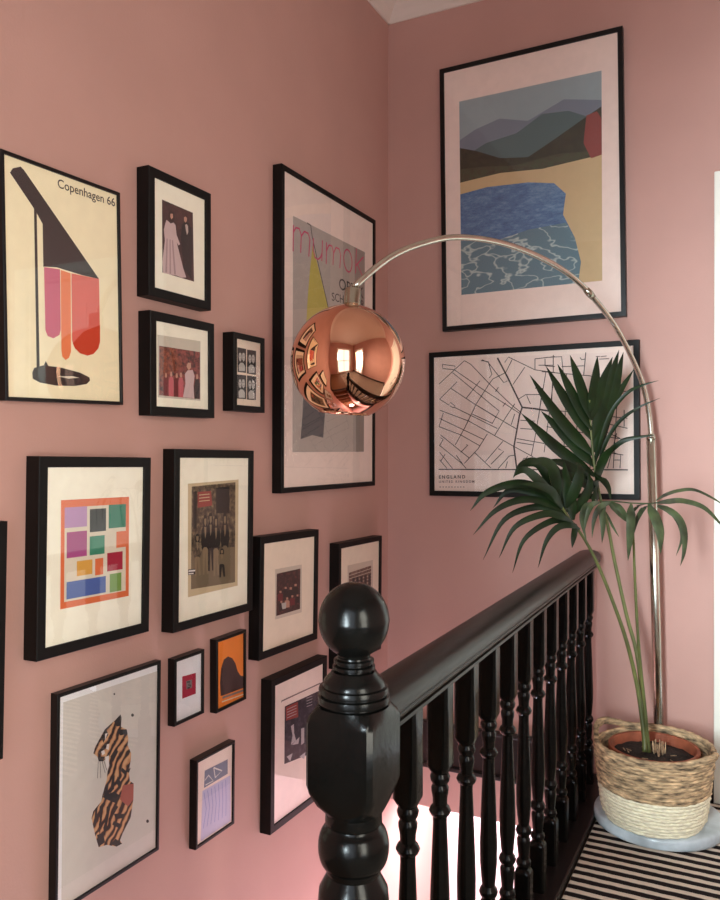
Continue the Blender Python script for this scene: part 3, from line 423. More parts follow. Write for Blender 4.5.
LEAVES=[[[11, [[0.7928, -0.4804, 1.0046], [0.7511, -0.5012, 1.0436], [0.6851, -0.5675, 1.0702], [0.6072, -0.6285, 1.0458], [0.5646, -0.6607, 0.9906]]], [9, [[0.8009, -0.4763, 0.9896], [0.7263, -0.48, 1.0329], [0.6418, -0.5108, 1.0475], [0.5954, -0.5338, 0.9924]]], [9, [[0.8089, -0.4723, 0.9716], [0.7542, -0.5331, 1.0154], [0.6931, -0.5858, 1.0224], [0.6331, -0.6379, 0.9915], [0.5789, -0.6759, 0.9224]]], [9, [[0.8143, -0.4696, 0.9626], [0.774, -0.4897, 0.9895], [0.7202, -0.5165, 0.9984], [0.6425, -0.5773, 0.961], [0.5896, -0.6146, 0.8431]]], [9, [[0.8224, -0.4656, 0.9536], [0.7963, -0.5233, 0.9748], [0.7587, -0.5643, 0.9822], [0.6881, -0.6216, 0.9458], [0.6466, -0.6421, 0.8558]]], [8, [[0.8332, -0.4602, 0.9416], [0.8036, -0.4749, 0.9565], [0.7625, -0.5177, 0.9552], [0.7011, -0.5704, 0.9037], [0.6705, -0.5855, 0.8062]]], [8, [[0.8412, -0.4562, 0.9326], [0.8206, -0.5, 0.9473], [0.7883, -0.5271, 0.9393], [0.7616, -0.5515, 0.899], [0.7406, -0.5618, 0.8225]]], [13, [[0.7793, -0.4871, 1.0346], [0.7551, -0.4993, 1.0856], [0.7328, -0.5439, 1.131], [0.7009, -0.5933, 1.1255], [0.6801, -0.6147, 1.0878]]], [15, [[0.7874, -0.4831, 1.0196], [0.7833, -0.5187, 1.0807], [0.7747, -0.5454, 1.1226], [0.7505, -0.5798, 1.1375], [0.7295, -0.6237, 1.1291]]], [17, [[0.8224, -0.4656, 0.9596], [0.8122, -0.4596, 1.019], [0.7992, -0.455, 1.079], [0.7981, -0.478, 1.1367]]], [15, [[0.8089, -0.4723, 0.9836], [0.7862, -0.4502, 1.0482], [0.7703, -0.4471, 1.1027], [0.7562, -0.4653, 1.1363]]], [12, [[0.8156, -0.4467, 0.97], [0.8415, -0.4116, 1.0173], [0.8587, -0.3919, 1.0627], [0.8532, -0.3947, 1.1025]]], [13, [[0.7928, -0.4804, 0.9956], [0.7694, -0.5479, 1.0461], [0.7426, -0.5948, 1.0882], [0.7218, -0.6498, 1.1123], [0.7017, -0.6821, 1.0957]]], [11, [[0.7982, -0.4777, 0.9896], [0.7879, -0.5387, 1.0314], [0.7767, -0.5666, 1.0529], [0.7476, -0.6146, 1.0687], [0.7116, -0.6548, 1.0723]]], [8, [[0.8305, -0.4616, 0.9476], [0.8313, -0.4946, 0.9177], [0.8281, -0.5073, 0.8803]]], [14, [[0.8035, -0.475, 0.9956], [0.8318, -0.4834, 1.0507], [0.8471, -0.4871, 1.1045], [0.8411, -0.5013, 1.1343]]]], [[17, [[0.8633, -0.3338, 1.0888], [0.7472, -0.3582, 1.1795], [0.6453, -0.3979, 1.2875]]], [18, [[0.8605, -0.3353, 1.1201], [0.7784, -0.3427, 1.2112], [0.7022, -0.3696, 1.2939]]], [17, [[0.8577, -0.3367, 1.1545], [0.7613, -0.3513, 1.265], [0.6697, -0.386, 1.4089]]], [15, [[0.8548, -0.3382, 1.2014], [0.7783, -0.343, 1.322], [0.7158, -0.3631, 1.437]]], [14, [[0.8534, -0.339, 1.2327], [0.7953, -0.3346, 1.3442], [0.7491, -0.3466, 1.4434]]], [15, [[0.8506, -0.3405, 1.2702], [0.8151, -0.3248, 1.3791], [0.7846, -0.3289, 1.4721]]], [14, [[0.8492, -0.3412, 1.289], [0.8577, -0.3036, 1.3792], [0.8629, -0.29, 1.469]]], [14, [[0.8506, -0.3405, 1.264], [0.8775, -0.2938, 1.3729], [0.9056, -0.2688, 1.4659]]], [16, [[0.8548, -0.3382, 1.2014], [0.8917, -0.2867, 1.3539], [0.9241, -0.2597, 1.4882]]], [18, [[0.8577, -0.3368, 1.1639], [0.9031, -0.281, 1.3286], [0.9369, -0.2533, 1.4819]]], [12, [[0.8619, -0.3346, 1.1295], [0.9031, -0.2809, 1.3033], [0.9668, -0.2383, 1.4279]]], [5, [[0.8633, -0.3339, 1.1201], [0.8863, -0.3449, 1.2105], [0.9149, -0.3421, 1.2885], [0.9601, -0.342, 1.345], [1.0079, -0.3518, 1.3671], [1.0524, -0.3521, 1.379]]], [5, [[0.8661, -0.3325, 1.1076], [0.8919, -0.3421, 1.1794], [0.9157, -0.3415, 1.2289], [0.9492, -0.3473, 1.2683], [0.9998, -0.3557, 1.3013], [1.0562, -0.3501, 1.3264]]], [7, [[0.8661, -0.3324, 1.0825], [0.8854, -0.3564, 1.1299], [0.9081, -0.3676, 1.1609], [0.9537, -0.3784, 1.1974], [1.0024, -0.3766, 1.2092], [1.0451, -0.3777, 1.2148]]], [13, [[0.8689, -0.331, 1.0638], [0.8861, -0.3784, 1.1149], [0.9076, -0.4012, 1.1549], [0.9411, -0.4294, 1.1879]]], [11, [[0.8718, -0.3295, 1.045], [0.8733, -0.3735, 1.0869], [0.8976, -0.4284, 1.0859], [0.9215, -0.45, 1.0602], [0.9311, -0.4563, 1.0222]]], [13, [[0.8689, -0.331, 1.0544], [0.8253, -0.3751, 1.0986], [0.7774, -0.4101, 1.1297], [0.7303, -0.4335, 1.1389]]], [12, [[0.8718, -0.3295, 1.0387], [0.8328, -0.3825, 1.0711], [0.7928, -0.4247, 1.0963], [0.7566, -0.4539, 1.1087]]], [9, [[0.8718, -0.3295, 1.0387], [0.8715, -0.3966, 1.0173], [0.8743, -0.3618, 1.0619]]]], [[10, [[0.8698, -0.4198, 1.011], [0.8547, -0.4496, 0.9957], [0.8486, -0.4638, 0.9605], [0.8631, -0.4676, 0.8958]]], [8, [[0.895, -0.4296, 1.0138], [0.8809, -0.4813, 1.0074], [0.8696, -0.498, 0.9757], [0.8636, -0.512, 0.9267]]], [11, [[0.9145, -0.4423, 1.0151], [0.9073, -0.4681, 0.9927], [0.9117, -0.477, 0.9493], [0.9091, -0.4782, 0.8963]]], [8, [[0.9321, -0.4447, 1.0157], [0.9073, -0.5016, 1.0036], [0.8935, -0.5196, 0.9665], [0.8883, -0.5221, 0.9142]]], [4, [[0.9145, -0.4422, 0.9853], [0.9338, -0.4549, 0.9484], [0.9539, -0.456, 0.9141]]], [9, [[0.9321, -0.4447, 1.0157], [0.9565, -0.4549, 0.9994], [0.9749, -0.4456, 0.97], [0.996, -0.4351, 0.9377]]], [9, [[0.9215, -0.4499, 1.0157], [0.945, -0.4159, 0.9846], [0.9703, -0.3921, 0.9508]]], [14, [[0.991, -0.4713, 1.0131], [0.9939, -0.5032, 0.975], [0.9914, -0.5044, 0.9177], [0.9849, -0.4963, 0.8504]]], [8, [[1.0439, -0.4896, 1.013], [1.0209, -0.4564, 0.9987], [1.0026, -0.443, 0.965], [0.9934, -0.4364, 0.923]]], [7, [[1.0337, -0.4947, 1.0158], [1.0052, -0.4418, 1.006], [0.9853, -0.4182, 0.9802]]], [17, [[1.0413, -0.4909, 1.0158], [1.0601, -0.515, 0.9812], [1.0738, -0.5193, 0.9372], [1.0754, -0.5184, 0.8783]]], [11, [[1.064, -0.502, 1.0115], [1.0969, -0.4856, 0.9974], [1.1232, -0.4837, 0.9729], [1.1356, -0.4886, 0.9345], [1.1341, -0.4892, 0.884], [1.1251, -0.4936, 0.8448]]], [8, [[1.064, -0.502, 1.0144], [1.0914, -0.4548, 0.9981], [1.1163, -0.4312, 0.96], [1.124, -0.4273, 0.9168], [1.1086, -0.4349, 0.865]]], [8, [[1.064, -0.502, 1.02], [1.0889, -0.4561, 1.0224], [1.1236, -0.4054, 1.0227], [1.1769, -0.3788, 1.0048], [1.2159, -0.3594, 0.9642], [1.2393, -0.3477, 0.9294]]], [5, [[1.0615, -0.5032, 1.0271], [1.0812, -0.46, 1.041], [1.1119, -0.4113, 1.0517], [1.1561, -0.3893, 1.0541], [1.2107, -0.3621, 1.0251], [1.2367, -0.3491, 1.002]]]]]

SC=bpy.context.scene; COL=SC.collection
try:
    SC.view_settings.view_transform='Standard'; SC.view_settings.look='None'
    SC.view_settings.exposure=0; SC.view_settings.gamma=1
except Exception: pass
# ------------------------------------------------------------ materials
def lin(c):
    return tuple(((v/255)/12.92 if v/255<=.04045 else (((v/255)+.055)/1.055)**2.4) for v in c)+(1,)
def nodes(name):
    m=bpy.data.materials.new(name); m.use_nodes=True; nt=m.node_tree
    b=nt.nodes['Principled BSDF']; return m,nt,b
def mat(name,c,rough=.5,metal=0,var=0,scale=20,bump=0,bscale=60,coat=0,spec=.5,stretch=None):
    m,nt,b=nodes(name); b.inputs['Roughness'].default_value=rough; b.inputs['Metallic'].default_value=metal
    b.inputs['Coat Weight'].default_value=coat; b.inputs['Specular IOR Level'].default_value=spec
    b.inputs['Base Color'].default_value=lin(c)
    tc=nt.nodes.new('ShaderNodeTexCoord'); mp=nt.nodes.new('ShaderNodeMapping'); nt.links.new(tc.outputs['Object'],mp.inputs['Vector'])
    if stretch: mp.inputs['Scale'].default_value=stretch
    n=nt.nodes.new('ShaderNodeTexNoise'); n.inputs['Scale'].default_value=scale; n.inputs['Detail'].default_value=4
    nt.links.new(mp.outputs['Vector'],n.inputs['Vector'])
    r=nt.nodes.new('ShaderNodeValToRGB'); k=var
    r.color_ramp.elements[0].position=.3; r.color_ramp.elements[1].position=.7
    r.color_ramp.elements[0].color=lin([max(0,v*(1-k)) for v in c]); r.color_ramp.elements[1].color=lin([min(255,v*(1+k)) for v in c])
    nt.links.new(n.outputs['Fac'],r.inputs['Fac']); nt.links.new(r.outputs['Color'],b.inputs['Base Color'])
    if bump:
        n2=nt.nodes.new('ShaderNodeTexNoise'); n2.inputs['Scale'].default_value=bscale; n2.inputs['Detail'].default_value=5
        nt.links.new(mp.outputs['Vector'],n2.inputs['Vector'])
        bp=nt.nodes.new('ShaderNodeBump'); bp.inputs['Strength'].default_value=bump; bp.inputs['Distance'].default_value=.003
        nt.links.new(n2.outputs['Fac'],bp.inputs['Height']); nt.links.new(bp.outputs['Normal'],b.inputs['Normal'])
    return m
def photo_mat(name,cols,scale=55,stretch=(1,1,1)):
    m,nt,b=nodes(name); b.inputs['Roughness'].default_value=.55
    tc=nt.nodes.new('ShaderNodeTexCoord'); mp=nt.nodes.new('ShaderNodeMapping'); nt.links.new(tc.outputs['Object'],mp.inputs['Vector']); mp.inputs['Scale'].default_value=stretch
    n=nt.nodes.new('ShaderNodeTexNoise'); n.inputs['Scale'].default_value=scale; n.inputs['Detail'].default_value=5; n.inputs['Roughness'].default_value=.7
    nt.links.new(mp.outputs['Vector'],n.inputs['Vector'])
    r=nt.nodes.new('ShaderNodeValToRGB'); nt.links.new(n.outputs['Fac'],r.inputs['Fac']); nt.links.new(r.outputs['Color'],b.inputs['Base Color'])
    e=r.color_ramp.elements
    while len(e)<len(cols): e.new(.5)
    for i,c in enumerate(cols): e[i].position=.33+.36*i/(len(cols)-1); e[i].color=lin(c)
    return m
def wave_mat(name,cols,scale,dist,rot=0,detail=2):
    m,nt,b=nodes(name); b.inputs['Roughness'].default_value=.55
    tc=nt.nodes.new('ShaderNodeTexCoord'); mp=nt.nodes.new('ShaderNodeMapping'); nt.links.new(tc.outputs['Object'],mp.inputs['Vector']); mp.inputs['Rotation'].default_value=(0,0,rot)
    n=nt.nodes.new('ShaderNodeTexWave'); n.inputs['Scale'].default_value=scale; n.inputs['Distortion'].default_value=dist; n.inputs['Detail'].default_value=detail; n.inputs['Detail Scale'].default_value=1.5
    nt.links.new(mp.outputs['Vector'],n.inputs['Vector'])
    r=nt.nodes.new('ShaderNodeValToRGB'); nt.links.new(n.outputs['Fac'],r.inputs['Fac']); nt.links.new(r.outputs['Color'],b.inputs['Base Color'])
    e=r.color_ramp.elements
    while len(e)<len(cols): e.new(.5)
    for i,(p,c) in enumerate(cols): e[i].position=p; e[i].color=lin(c)
    return m
def water_mat(name,base,line_c,scale,wid):
    m,nt,b=nodes(name); b.inputs['Roughness'].default_value=.55
    tc=nt.nodes.new('ShaderNodeTexCoord'); mp=nt.nodes.new('ShaderNodeMapping'); nt.links.new(tc.outputs['Object'],mp.inputs['Vector']); mp.inputs['Scale'].default_value=(1,1.8,1)
    n=nt.nodes.new('ShaderNodeTexNoise'); n.inputs['Scale'].default_value=scale; n.inputs['Detail'].default_value=2
    nt.links.new(mp.outputs['Vector'],n.inputs['Vector'])
    r=nt.nodes.new('ShaderNodeValToRGB'); nt.links.new(n.outputs['Fac'],r.inputs['Fac']); nt.links.new(r.outputs['Color'],b.inputs['Base Color'])
    e=r.color_ramp.elements; e.new(.5); e.new(.5)
    for i,(p,c) in enumerate([(.35,base),(.5-wid,base),(.5,line_c),(.5+wid,base)]): e[i].position=p; e[i].color=lin(c)
    return m
INKS={}
def ink(k):
    if k in INKS: return INKS[k]
    T=dict(ink=(48,40,40),pink=(208,96,126),orange_lt=(240,132,84),coral=(226,108,96),vermilion=(206,62,30),cream=(226,214,192),hair=(46,26,24),face=(196,146,124),
      dress=(206,180,178),dress_sh=(168,140,142),suit=(30,22,24),shirt=(200,180,170),photo_paper=(205,196,178),maroon=(112,34,40),pinkdress=(196,92,100),black_ph=(34,32,32),grey_lt=(196,192,184),
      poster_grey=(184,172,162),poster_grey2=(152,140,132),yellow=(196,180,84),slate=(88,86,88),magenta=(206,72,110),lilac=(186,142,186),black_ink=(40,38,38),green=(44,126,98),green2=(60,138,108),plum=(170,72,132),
      orange=(226,112,62),crimson=(170,26,56),mustard=(222,164,70),blue=(74,98,166),leaf_green=(120,158,74),clip_paper=(206,186,148),sepia_dk=(38,30,26),sepia_lt=(136,116,88),pavement=(118,102,78),brick_red=(150,62,54),
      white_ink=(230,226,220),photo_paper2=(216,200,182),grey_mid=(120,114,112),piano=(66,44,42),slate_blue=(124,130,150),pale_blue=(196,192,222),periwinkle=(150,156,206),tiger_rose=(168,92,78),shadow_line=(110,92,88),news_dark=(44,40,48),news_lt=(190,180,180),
      sky_print=(150,168,172),hill_far=(118,130,144),hill_mid=(78,104,106),sand=(206,180,136),rust=(140,62,58),tiger_grey=(212,206,196),street=(48,36,36),street_lt=(120,96,92),mat_white=(253,247,226),mat_warm=(248,230,208),mat_pink=(246,224,212),mat_cool=(240,240,240),cope_paper=(252,240,202),orange_paper=(240,134,42),map_white=(246,226,214))
    if k=='dark_photo': m=photo_mat(k,[(38,20,22),(62,36,36),(84,52,48)],22)
    elif k=='red_photo': m=photo_mat(k,[(26,14,16),(84,28,26),(150,70,60),(96,70,66)],60)
    elif k=='brown_red': m=photo_mat(k,[(60,20,14),(130,62,40),(170,90,60)],90)
    elif k=='sepia': m=photo_mat(k,[(44,34,28),(92,76,58),(150,130,100)],70)
    elif k=='brown_photo': m=photo_mat(k,[(30,16,16),(60,30,28),(110,60,52)],60)
    elif k=='brown_photo2': m=photo_mat(k,[(60,40,36),(110,82,70),(160,130,112)],70)
    elif k=='hill_dark': m=photo_mat(k,[(28,32,24),(42,46,30),(56,58,36)],40)
    elif k=='bushes': m=photo_mat(k,[(38,46,32),(66,62,42),(58,76,50),(84,54,42)],45)
    elif k=='map_paper': m=photo_mat(k,[(238,216,205),(241,220,209)],30)
    elif k=='news_dark': m=photo_mat(k,[(36,30,38),(50,46,56),(86,80,88)],50)
    elif k=='lake': m=photo_mat(k,[(62,98,140),(84,122,162),(116,150,182)],26,(1,2.4,1))
    elif k=='lake_pale': m=water_mat(k,(96,128,140),(188,204,200),11,.028)
    elif k=='tiger_coat': m=wave_mat(k,[(.0,(38,27,24)),(.34,(52,34,28)),(.46,(176,116,72)),(1,(216,172,124))],15,7,.7)
    else: m=mat('print_'+k,T[k],.6,var=.012,scale=30)
    INKS[k]=m; return m
M={}
M['wall']=mat('pink_wall_paint',(196,153,142),.62,var=.02,scale=3,bump=.12,bscale=180,spec=.25)
M['ceil']=mat('ceiling_white',(228,214,200),.7,bump=.05)
M['white']=mat('white_gloss_paint',(236,234,222),.35,bump=.03)
M['frame']=mat('black_frame_wood',(13,11,10),.5,var=.15,scale=30,spec=.22,bump=.05,stretch=(1,12,1))
M['frame_g']=mat('black_frame_gloss',(12,10,10),.35,var=.1,spec=.3)
M['black']=mat('black_gloss_paint',(9,9,8),.22,var=.35,scale=14,bump=.35,bscale=26,coat=.0,spec=.22)
M['rail']=mat('dark_rail_varnish',(20,15,13),.34,var=.35,scale=10,bump=.12,bscale=30,spec=.28,stretch=(4,.6,4))
M['skirt']=mat('black_skirting',(26,20,20),.3,var=.1)
M['steel']=mat('brushed_steel',(206,206,194),.2,1,var=.04)
M['copper']=mat('polished_copper',(238,184,152),.03,1)
M['cap']=mat('nickel_cap',(176,176,160),.2,1)
M['terra']=mat('terracotta',(150,80,54),.7,var=.12,scale=30,bump=.2)
M['soil']=mat('dark_soil',(40,30,26),.95,var=.5,scale=120,bump=1,bscale=150)
M['stem']=mat('palm_stem',(88,92,48),.5,var=.25,scale=10)
M['leaf']=mat('palm_leaf',(21,36,14),.42,var=.35,scale=14,spec=.28)
M['leafp']=mat('palm_leaf_pale',(54,64,40),.45,var=.4,scale=20)
M['husk']=mat('dry_husk',(170,140,110),.9,var=.3,scale=60,bump=.5)
M['lower']=mat('lower_hall_lit_pink',(240,206,206),.6)  # wall pink made paler, the bright light below worked into the colour
M['marble']=mat('grey_marble',(186,196,202),.28,var=.16,scale=9,coat=.2)
M['seagrass']=mat('seagrass_rope',(158,134,104),.85,var=.5,scale=30,bump=.8,bscale=110,stretch=(1,1,4))
M['cotton']=mat('cream_rope',(240,226,198),.9,var=.10,scale=60,bump=.35,bscale=120,stretch=(1,1,4))
M['wood']=mat('stair_wood',(120,86,60),.5,var=.2,stretch=(1,8,1))
M['bulb']=mat('opal_bulb',(240,236,224),.4)
def glass_mat():
    m=bpy.data.materials.new('picture_glass'); m.use_nodes=True; nt=m.node_tree; nt.nodes.clear()
    o=nt.nodes.new('ShaderNodeOutputMaterial'); mx=nt.nodes.new('ShaderNodeMixShader'); t=nt.nodes.new('ShaderNodeBsdfTransparent'); g=nt.nodes.new('ShaderNodeBsdfGlossy'); ge=nt.nodes.new('ShaderNodeNewGeometry'); dp=nt.nodes.new('ShaderNodeVectorMath'); dp.operation='DOT_PRODUCT'
    nt.links.new(ge.outputs['Incoming'],dp.inputs[0]); nt.links.new(ge.outputs['Normal'],dp.inputs[1]); prev=dp.outputs['Value']
    for op,val in (('ABSOLUTE',None),('SUBTRACT',1.0),('POWER',5.0),('MULTIPLY_ADD',.93)):
        f=nt.nodes.new('ShaderNodeMath'); f.operation=op
        if op=='SUBTRACT': f.inputs[0].default_value=1.0; nt.links.new(prev,f.inputs[1])
        else:
            nt.links.new(prev,f.inputs[0])
            if val is not None: f.inputs[1].default_value=val
            if op=='MULTIPLY_ADD': f.inputs[2].default_value=.07
        prev=f.outputs[0]
    g.inputs['Roughness'].default_value=.0
    nt.links.new(f.outputs[0],mx.inputs[0]); nt.links.new(t.outputs[0],mx.inputs[1]); nt.links.new(g.outputs[0],mx.inputs[2]); nt.links.new(mx.outputs[0],o.inputs[0]); return m
M['glass']=glass_mat()
def carpet_mat():
    m,nt,b=nodes('striped_flatweave'); b.inputs['Roughness'].default_value=.95; b.inputs['Specular IOR Level'].default_value=.1
    tc=nt.nodes.new('ShaderNodeTexCoord'); sp=nt.nodes.new('ShaderNodeSeparateXYZ'); nt.links.new(tc.outputs['Object'],sp.inputs[0])
    nz=nt.nodes.new('ShaderNodeTexNoise'); nz.inputs['Scale'].default_value=35; nt.links.new(tc.outputs['Object'],nz.inputs['Vector'])
    def mth(op,a,bb):
        n=nt.nodes.new('ShaderNodeMath'); n.operation=op
        for i,v in enumerate((a,bb)):
            if v is None: continue
            if isinstance(v,(int,float)): n.inputs[i].default_value=v
            else: nt.links.new(v,n.inputs[i])
        return n.outputs[0]
    w=mth('MULTIPLY',mth('SUBTRACT',nz.outputs['Fac'],.5),.006)
    y=mth('ADD',sp.outputs['Y'],w)
    y=mth('ADD',y,mth('MULTIPLY',sp.outputs['X'],.0))
    fr=mth('FRACT',mth('DIVIDE',mth('ADD',y,10.0),CARPET_PITCH),None)
    r=nt.nodes.new('ShaderNodeValToRGB'); nt.links.new(fr,r.inputs['Fac']); e=r.color_ramp.elements
    e.new(.5);e.new(.5)
    for i,(p,c) in enumerate([(.0,(34,27,28)),(.50,(34,27,28)),(.60,(222,206,190)),(.94,(214,198,182))]): e[i].position=p; e[i].color=lin(c)
    nt.links.new(r.outputs['Color'],b.inputs['Base Color'])
    n2=nt.nodes.new('ShaderNodeTexNoise'); n2.inputs['Scale'].default_value=300; nt.links.new(tc.outputs['Object'],n2.inputs['Vector'])
    bp=nt.nodes.new('ShaderNodeBump'); bp.inputs['Strength'].default_value=.6; bp.inputs['Distance'].default_value=.003
    nt.links.new(n2.outputs['Fac'],bp.inputs['Height']); nt.links.new(bp.outputs['Normal'],b.inputs['Normal'])
    return m
CARPET_PITCH=.040
M['carpet']=carpet_mat()
# ------------------------------------------------------------ mesh helpers
def link(name,bm,m,parent=None,smooth=False):
    me=bpy.data.meshes.new(name); bmesh.ops.recalc_face_normals(bm,faces=bm.faces[:]); 
    if smooth:
        for f in bm.faces: f.smooth=True
    bm.to_mesh(me); bm.free()
    for x in (m if isinstance(m,(list,tuple)) else [m]): me.materials.append(x)
    o=bpy.data.objects.new(name,me); COL.objects.link(o)
    if parent: o.parent=parent
    return o
def box(bm,x0,x1,y0,y1,z0,z1,bev=0):
    vs=[bm.verts.new((x,y,z)) for x in(x0,x1) for y in(y0,y1) for z in(z0,z1)]
    fs=[bm.faces.new([vs[i] for i in q]) for q in((0,1,3,2),(4,6,7,5),(0,4,5,1),(2,3,7,6),(0,2,6,4),(1,5,7,3))]
    if bev:
        es=list({e for f in fs for e in f.edges}); bmesh.ops.bevel(bm,geom=es,offset=bev,segments=2,affect='EDGES',profile=.6)
def BM(*boxes):
    bm=bmesh.new()
    for b in boxes: box(bm,*b)
    return bm
def lathe(bm,prof,cx=0,cy=0,n=28,sq=None,cap=True):
    rings=[]
    for k,(r,z) in enumerate(prof):
        ring=[]
        for i in range(n):
            a=2*math.pi*(i+.5)/n
            rr=r
            if sq and sq[k]:       # morph between a circle and a square section
                c=max(abs(math.cos(a)),abs(math.sin(a))); rr=r/(c*sq[k]+(1-sq[k])) if c else r
            ring.append(bm.verts.new((cx+rr*math.cos(a),cy+rr*math.sin(a),z)))
        rings.append(ring)
    for a,b in zip(rings,rings[1:]):
        for i in range(n):
            bm.faces.new((a[i],a[(i+1)%n],b[(i+1)%n],b[i]))
    if cap:
        bm.faces.new(rings[0][::-1]); bm.faces.new(rings[-1])
def tube(bm,pts,r,n=10,caps=True):
    pts=[Vector(p) for p in pts]; rs=r if isinstance(r,(list,tuple)) else [r]*len(pts)
    prev=None; rings=[]
    for i,p in enumerate(pts):
        t=(pts[min(i+1,len(pts)-1)]-pts[max(i-1,0)]).normalized()
        if prev is None:
            a=Vector((0,0,1)) if abs(t.z)<.9 else Vector((1,0,0)); u=t.cross(a).normalized()
        else: u=(prev-t*prev.dot(t)).normalized()
        prev=u; v=t.cross(u)
        rings.append([bm.verts.new(p+(u*math.cos(2*math.pi*k/n)+v*math.sin(2*math.pi*k/n))*rs[i]) for k in range(n)])
    for a,b in zip(rings,rings[1:]):
        for i in range(n): bm.faces.new((a[i],a[(i+1)%n],b[(i+1)%n],b[i]))
    if caps: bm.faces.new(rings[0][::-1]); bm.faces.new(rings[-1])
def smoothpts(pts,k=6):
    P=[Vector(p) for p in pts]; P=[P[0]*2-P[1]]+P+[P[-1]*2-P[-2]]; out=[]
    for i in range(1,len(P)-2):
        for j in range(k):
            t=j/k; a,b,c,d=P[i-1:i+3]
            out.append(.5*((2*b)+(c-a)*t+(2*a-5*b+4*c-d)*t*t+(3*b-a-3*c+d)*t**3))
    out.append(P[-2]); return out
def thing(name,label,cat,loc=(0,0,0),group=None):
    o=bpy.data.objects.new(name,None); COL.objects.link(o); o.location=loc; o.empty_display_size=.05
    o['label']=label; o['category']=cat
    if group: o['group']=group
    return o
def struct(name,bm,m):
    o=link(name,bm,m); o['kind']='structure'; return o
# ------------------------------------------------------------ room shell
ZC=CEIL; ZT=ZC+.07
XR=2.45; YB=-3.75
struct('wall_left',BM((-.12,0,YB,1.12,-2.7,ZT)),M['wall'])
struct('wall_back',BM((0,1.27,0,.12,-.215,ZT),(1.27,2.05,0,.12,2.03,ZT),(2.05,XR,0,.12,-.215,ZT)),M['wall'])
struct('floor',BM((.76,XR,-2.02,0,-.27,0),(0,XR,YB,-2.02,-.27,0)),M['wood'])
struct('ceiling',BM((-.12,XR+.12,YB-.12,.12,ZT,ZT+.1)),M['ceil'])
# wall behind the viewer with a window opening, right wall with a window opening
WX0,WX1,WZ0,WZ1=.75,1.95,.12,2.25
struct('wall_front',BM((0,WX0,YB-.12,YB,0,ZT),(WX1,XR,YB-.12,YB,0,ZT),(WX0,WX1,YB-.12,YB,0,WZ0),(WX0,WX1,YB-.12,YB,WZ1,ZT)),M['wall'])
RY0,RY1,RZ0,RZ1=-3.35,-2.55,.12,2.2
struct('wall_right',BM((XR,XR+.12,YB,RY0,0,ZT),(XR,XR+.12,RY1,.12,0,ZT),(XR,XR+.12,RY0,RY1,0,RZ0),(XR,XR+.12,RY0,RY1,RZ1,ZT)),M['wall'])
def window(name,axis,a0,a1,z0,z1,p):
    bm=bmesh.new(); w=.05
    segs=[(a0,a0+w,z0,z1),(a1-w,a1,z0,z1),(a0,a1,z0,z0+w),(a0,a1,z1-w,z1),(a0,a1,(z0+z1)/2-.02,(z0+z1)/2+.02),((a0+a1)/2-.012,(a0+a1)/2+.012,z0,z1)]
    for s in segs:
        if axis=='x': box(bm,s[0],s[1],p-.05,p+.0,s[2],s[3])
        else: box(bm,p,p+.05,s[0],s[1],s[2],s[3])
    # architrave on the room side
    for s in [(a0-.07,a0,z0-.02,z1+.07),(a1,a1+.07,z0-.02,z1+.07),(a0,a1,z1,z1+.07),(a0-.09,a1+.09,z0-.05,z0)]:
        if axis=='x': box(bm,s[0],s[1],p,p+.02,s[2],s[3])
        else: box(bm,p-.02,p,s[0],s[1],s[2],s[3])
    return struct(name,bm,M['white'])
window('window_1','x',WX0,WX1,WZ0,WZ1,YB)
window('window_2','y',RY0,RY1,RZ0,RZ1,XR)
# cornice
def cornice(name,p0,p1,inward):
    prof=[(0,ZC),(.008,ZC),(.014,ZC+.012),(.03,ZC+.03),(.05,ZC+.045),(.07,ZC+.055),(.085,ZC+.06),(.09,ZT),(0,ZT)]
    bm=bmesh.new(); inw=Vector(inward); A=[];B=[]
    for d,z in prof:
        A.append(bm.verts.new(Vector(p0)+inw*d+Vector((0,0,z)))); B.append(bm.verts.new(Vector(p1)+inw*d+Vector((0,0,z))))
    for i in range(len(prof)): j=(i+1)%len(prof); bm.faces.new((A[i],A[j],B[j],B[i]))
    bm.faces.new(A[::-1]); bm.faces.new(B); return struct(name,bm,M['ceil'])
cornice('trim_1',(0,YB,0),(0,0,0),(1,0,0)); cornice('trim_2',(0,0,0),(XR,0,0),(0,-1,0))
cornice('trim_3',(XR,YB,0),(XR,0,0),(-1,0,0)); cornice('trim_4',(0,YB,0),(XR,YB,0),(0,1,0))
# door with casing on the far wall at the right
bm=BM((1.19,1.27,-.022,0,0,2.03+.06,.004),(2.05,2.13,-.022,0,0,2.09,.004),(1.27,2.05,-.022,0,2.03,2.09,.004),(1.27,1.285,0,.12,0,2.03),(2.035,2.05,0,.12,0,2.03),(1.285,2.035,0,.12,2.015,2.03))
struct('trim_5',bm,M['white'])
bm=BM((1.285,2.035,.05,.09,0.005,2.015))
for (a,b,c,d) in [(1.38,1.62,.2,.9),(1.70,1.94,.2,.9),(1.38,1.62,1.05,1.9),(1.70,1.94,1.05,1.9)]:
    box(bm,a,b,.042,.051,c,d,.004)
dr=struct('door_1',bm,M['white'])
bm=bmesh.new(); lathe(bm,[(.012,0),(.012,.03),(.026,.04),(.03,.055),(.022,.07)],n=16)
bmesh.ops.rotate(bm,cent=(0,0,0),matrix=Matrix.Rotation(math.pi/2,3,'X'),verts=bm.verts[:]); bmesh.ops.translate(bm,vec=(1.34,.05,1.0),verts=bm.verts[:])
link('door_knob',bm,M['cap'],dr,True)
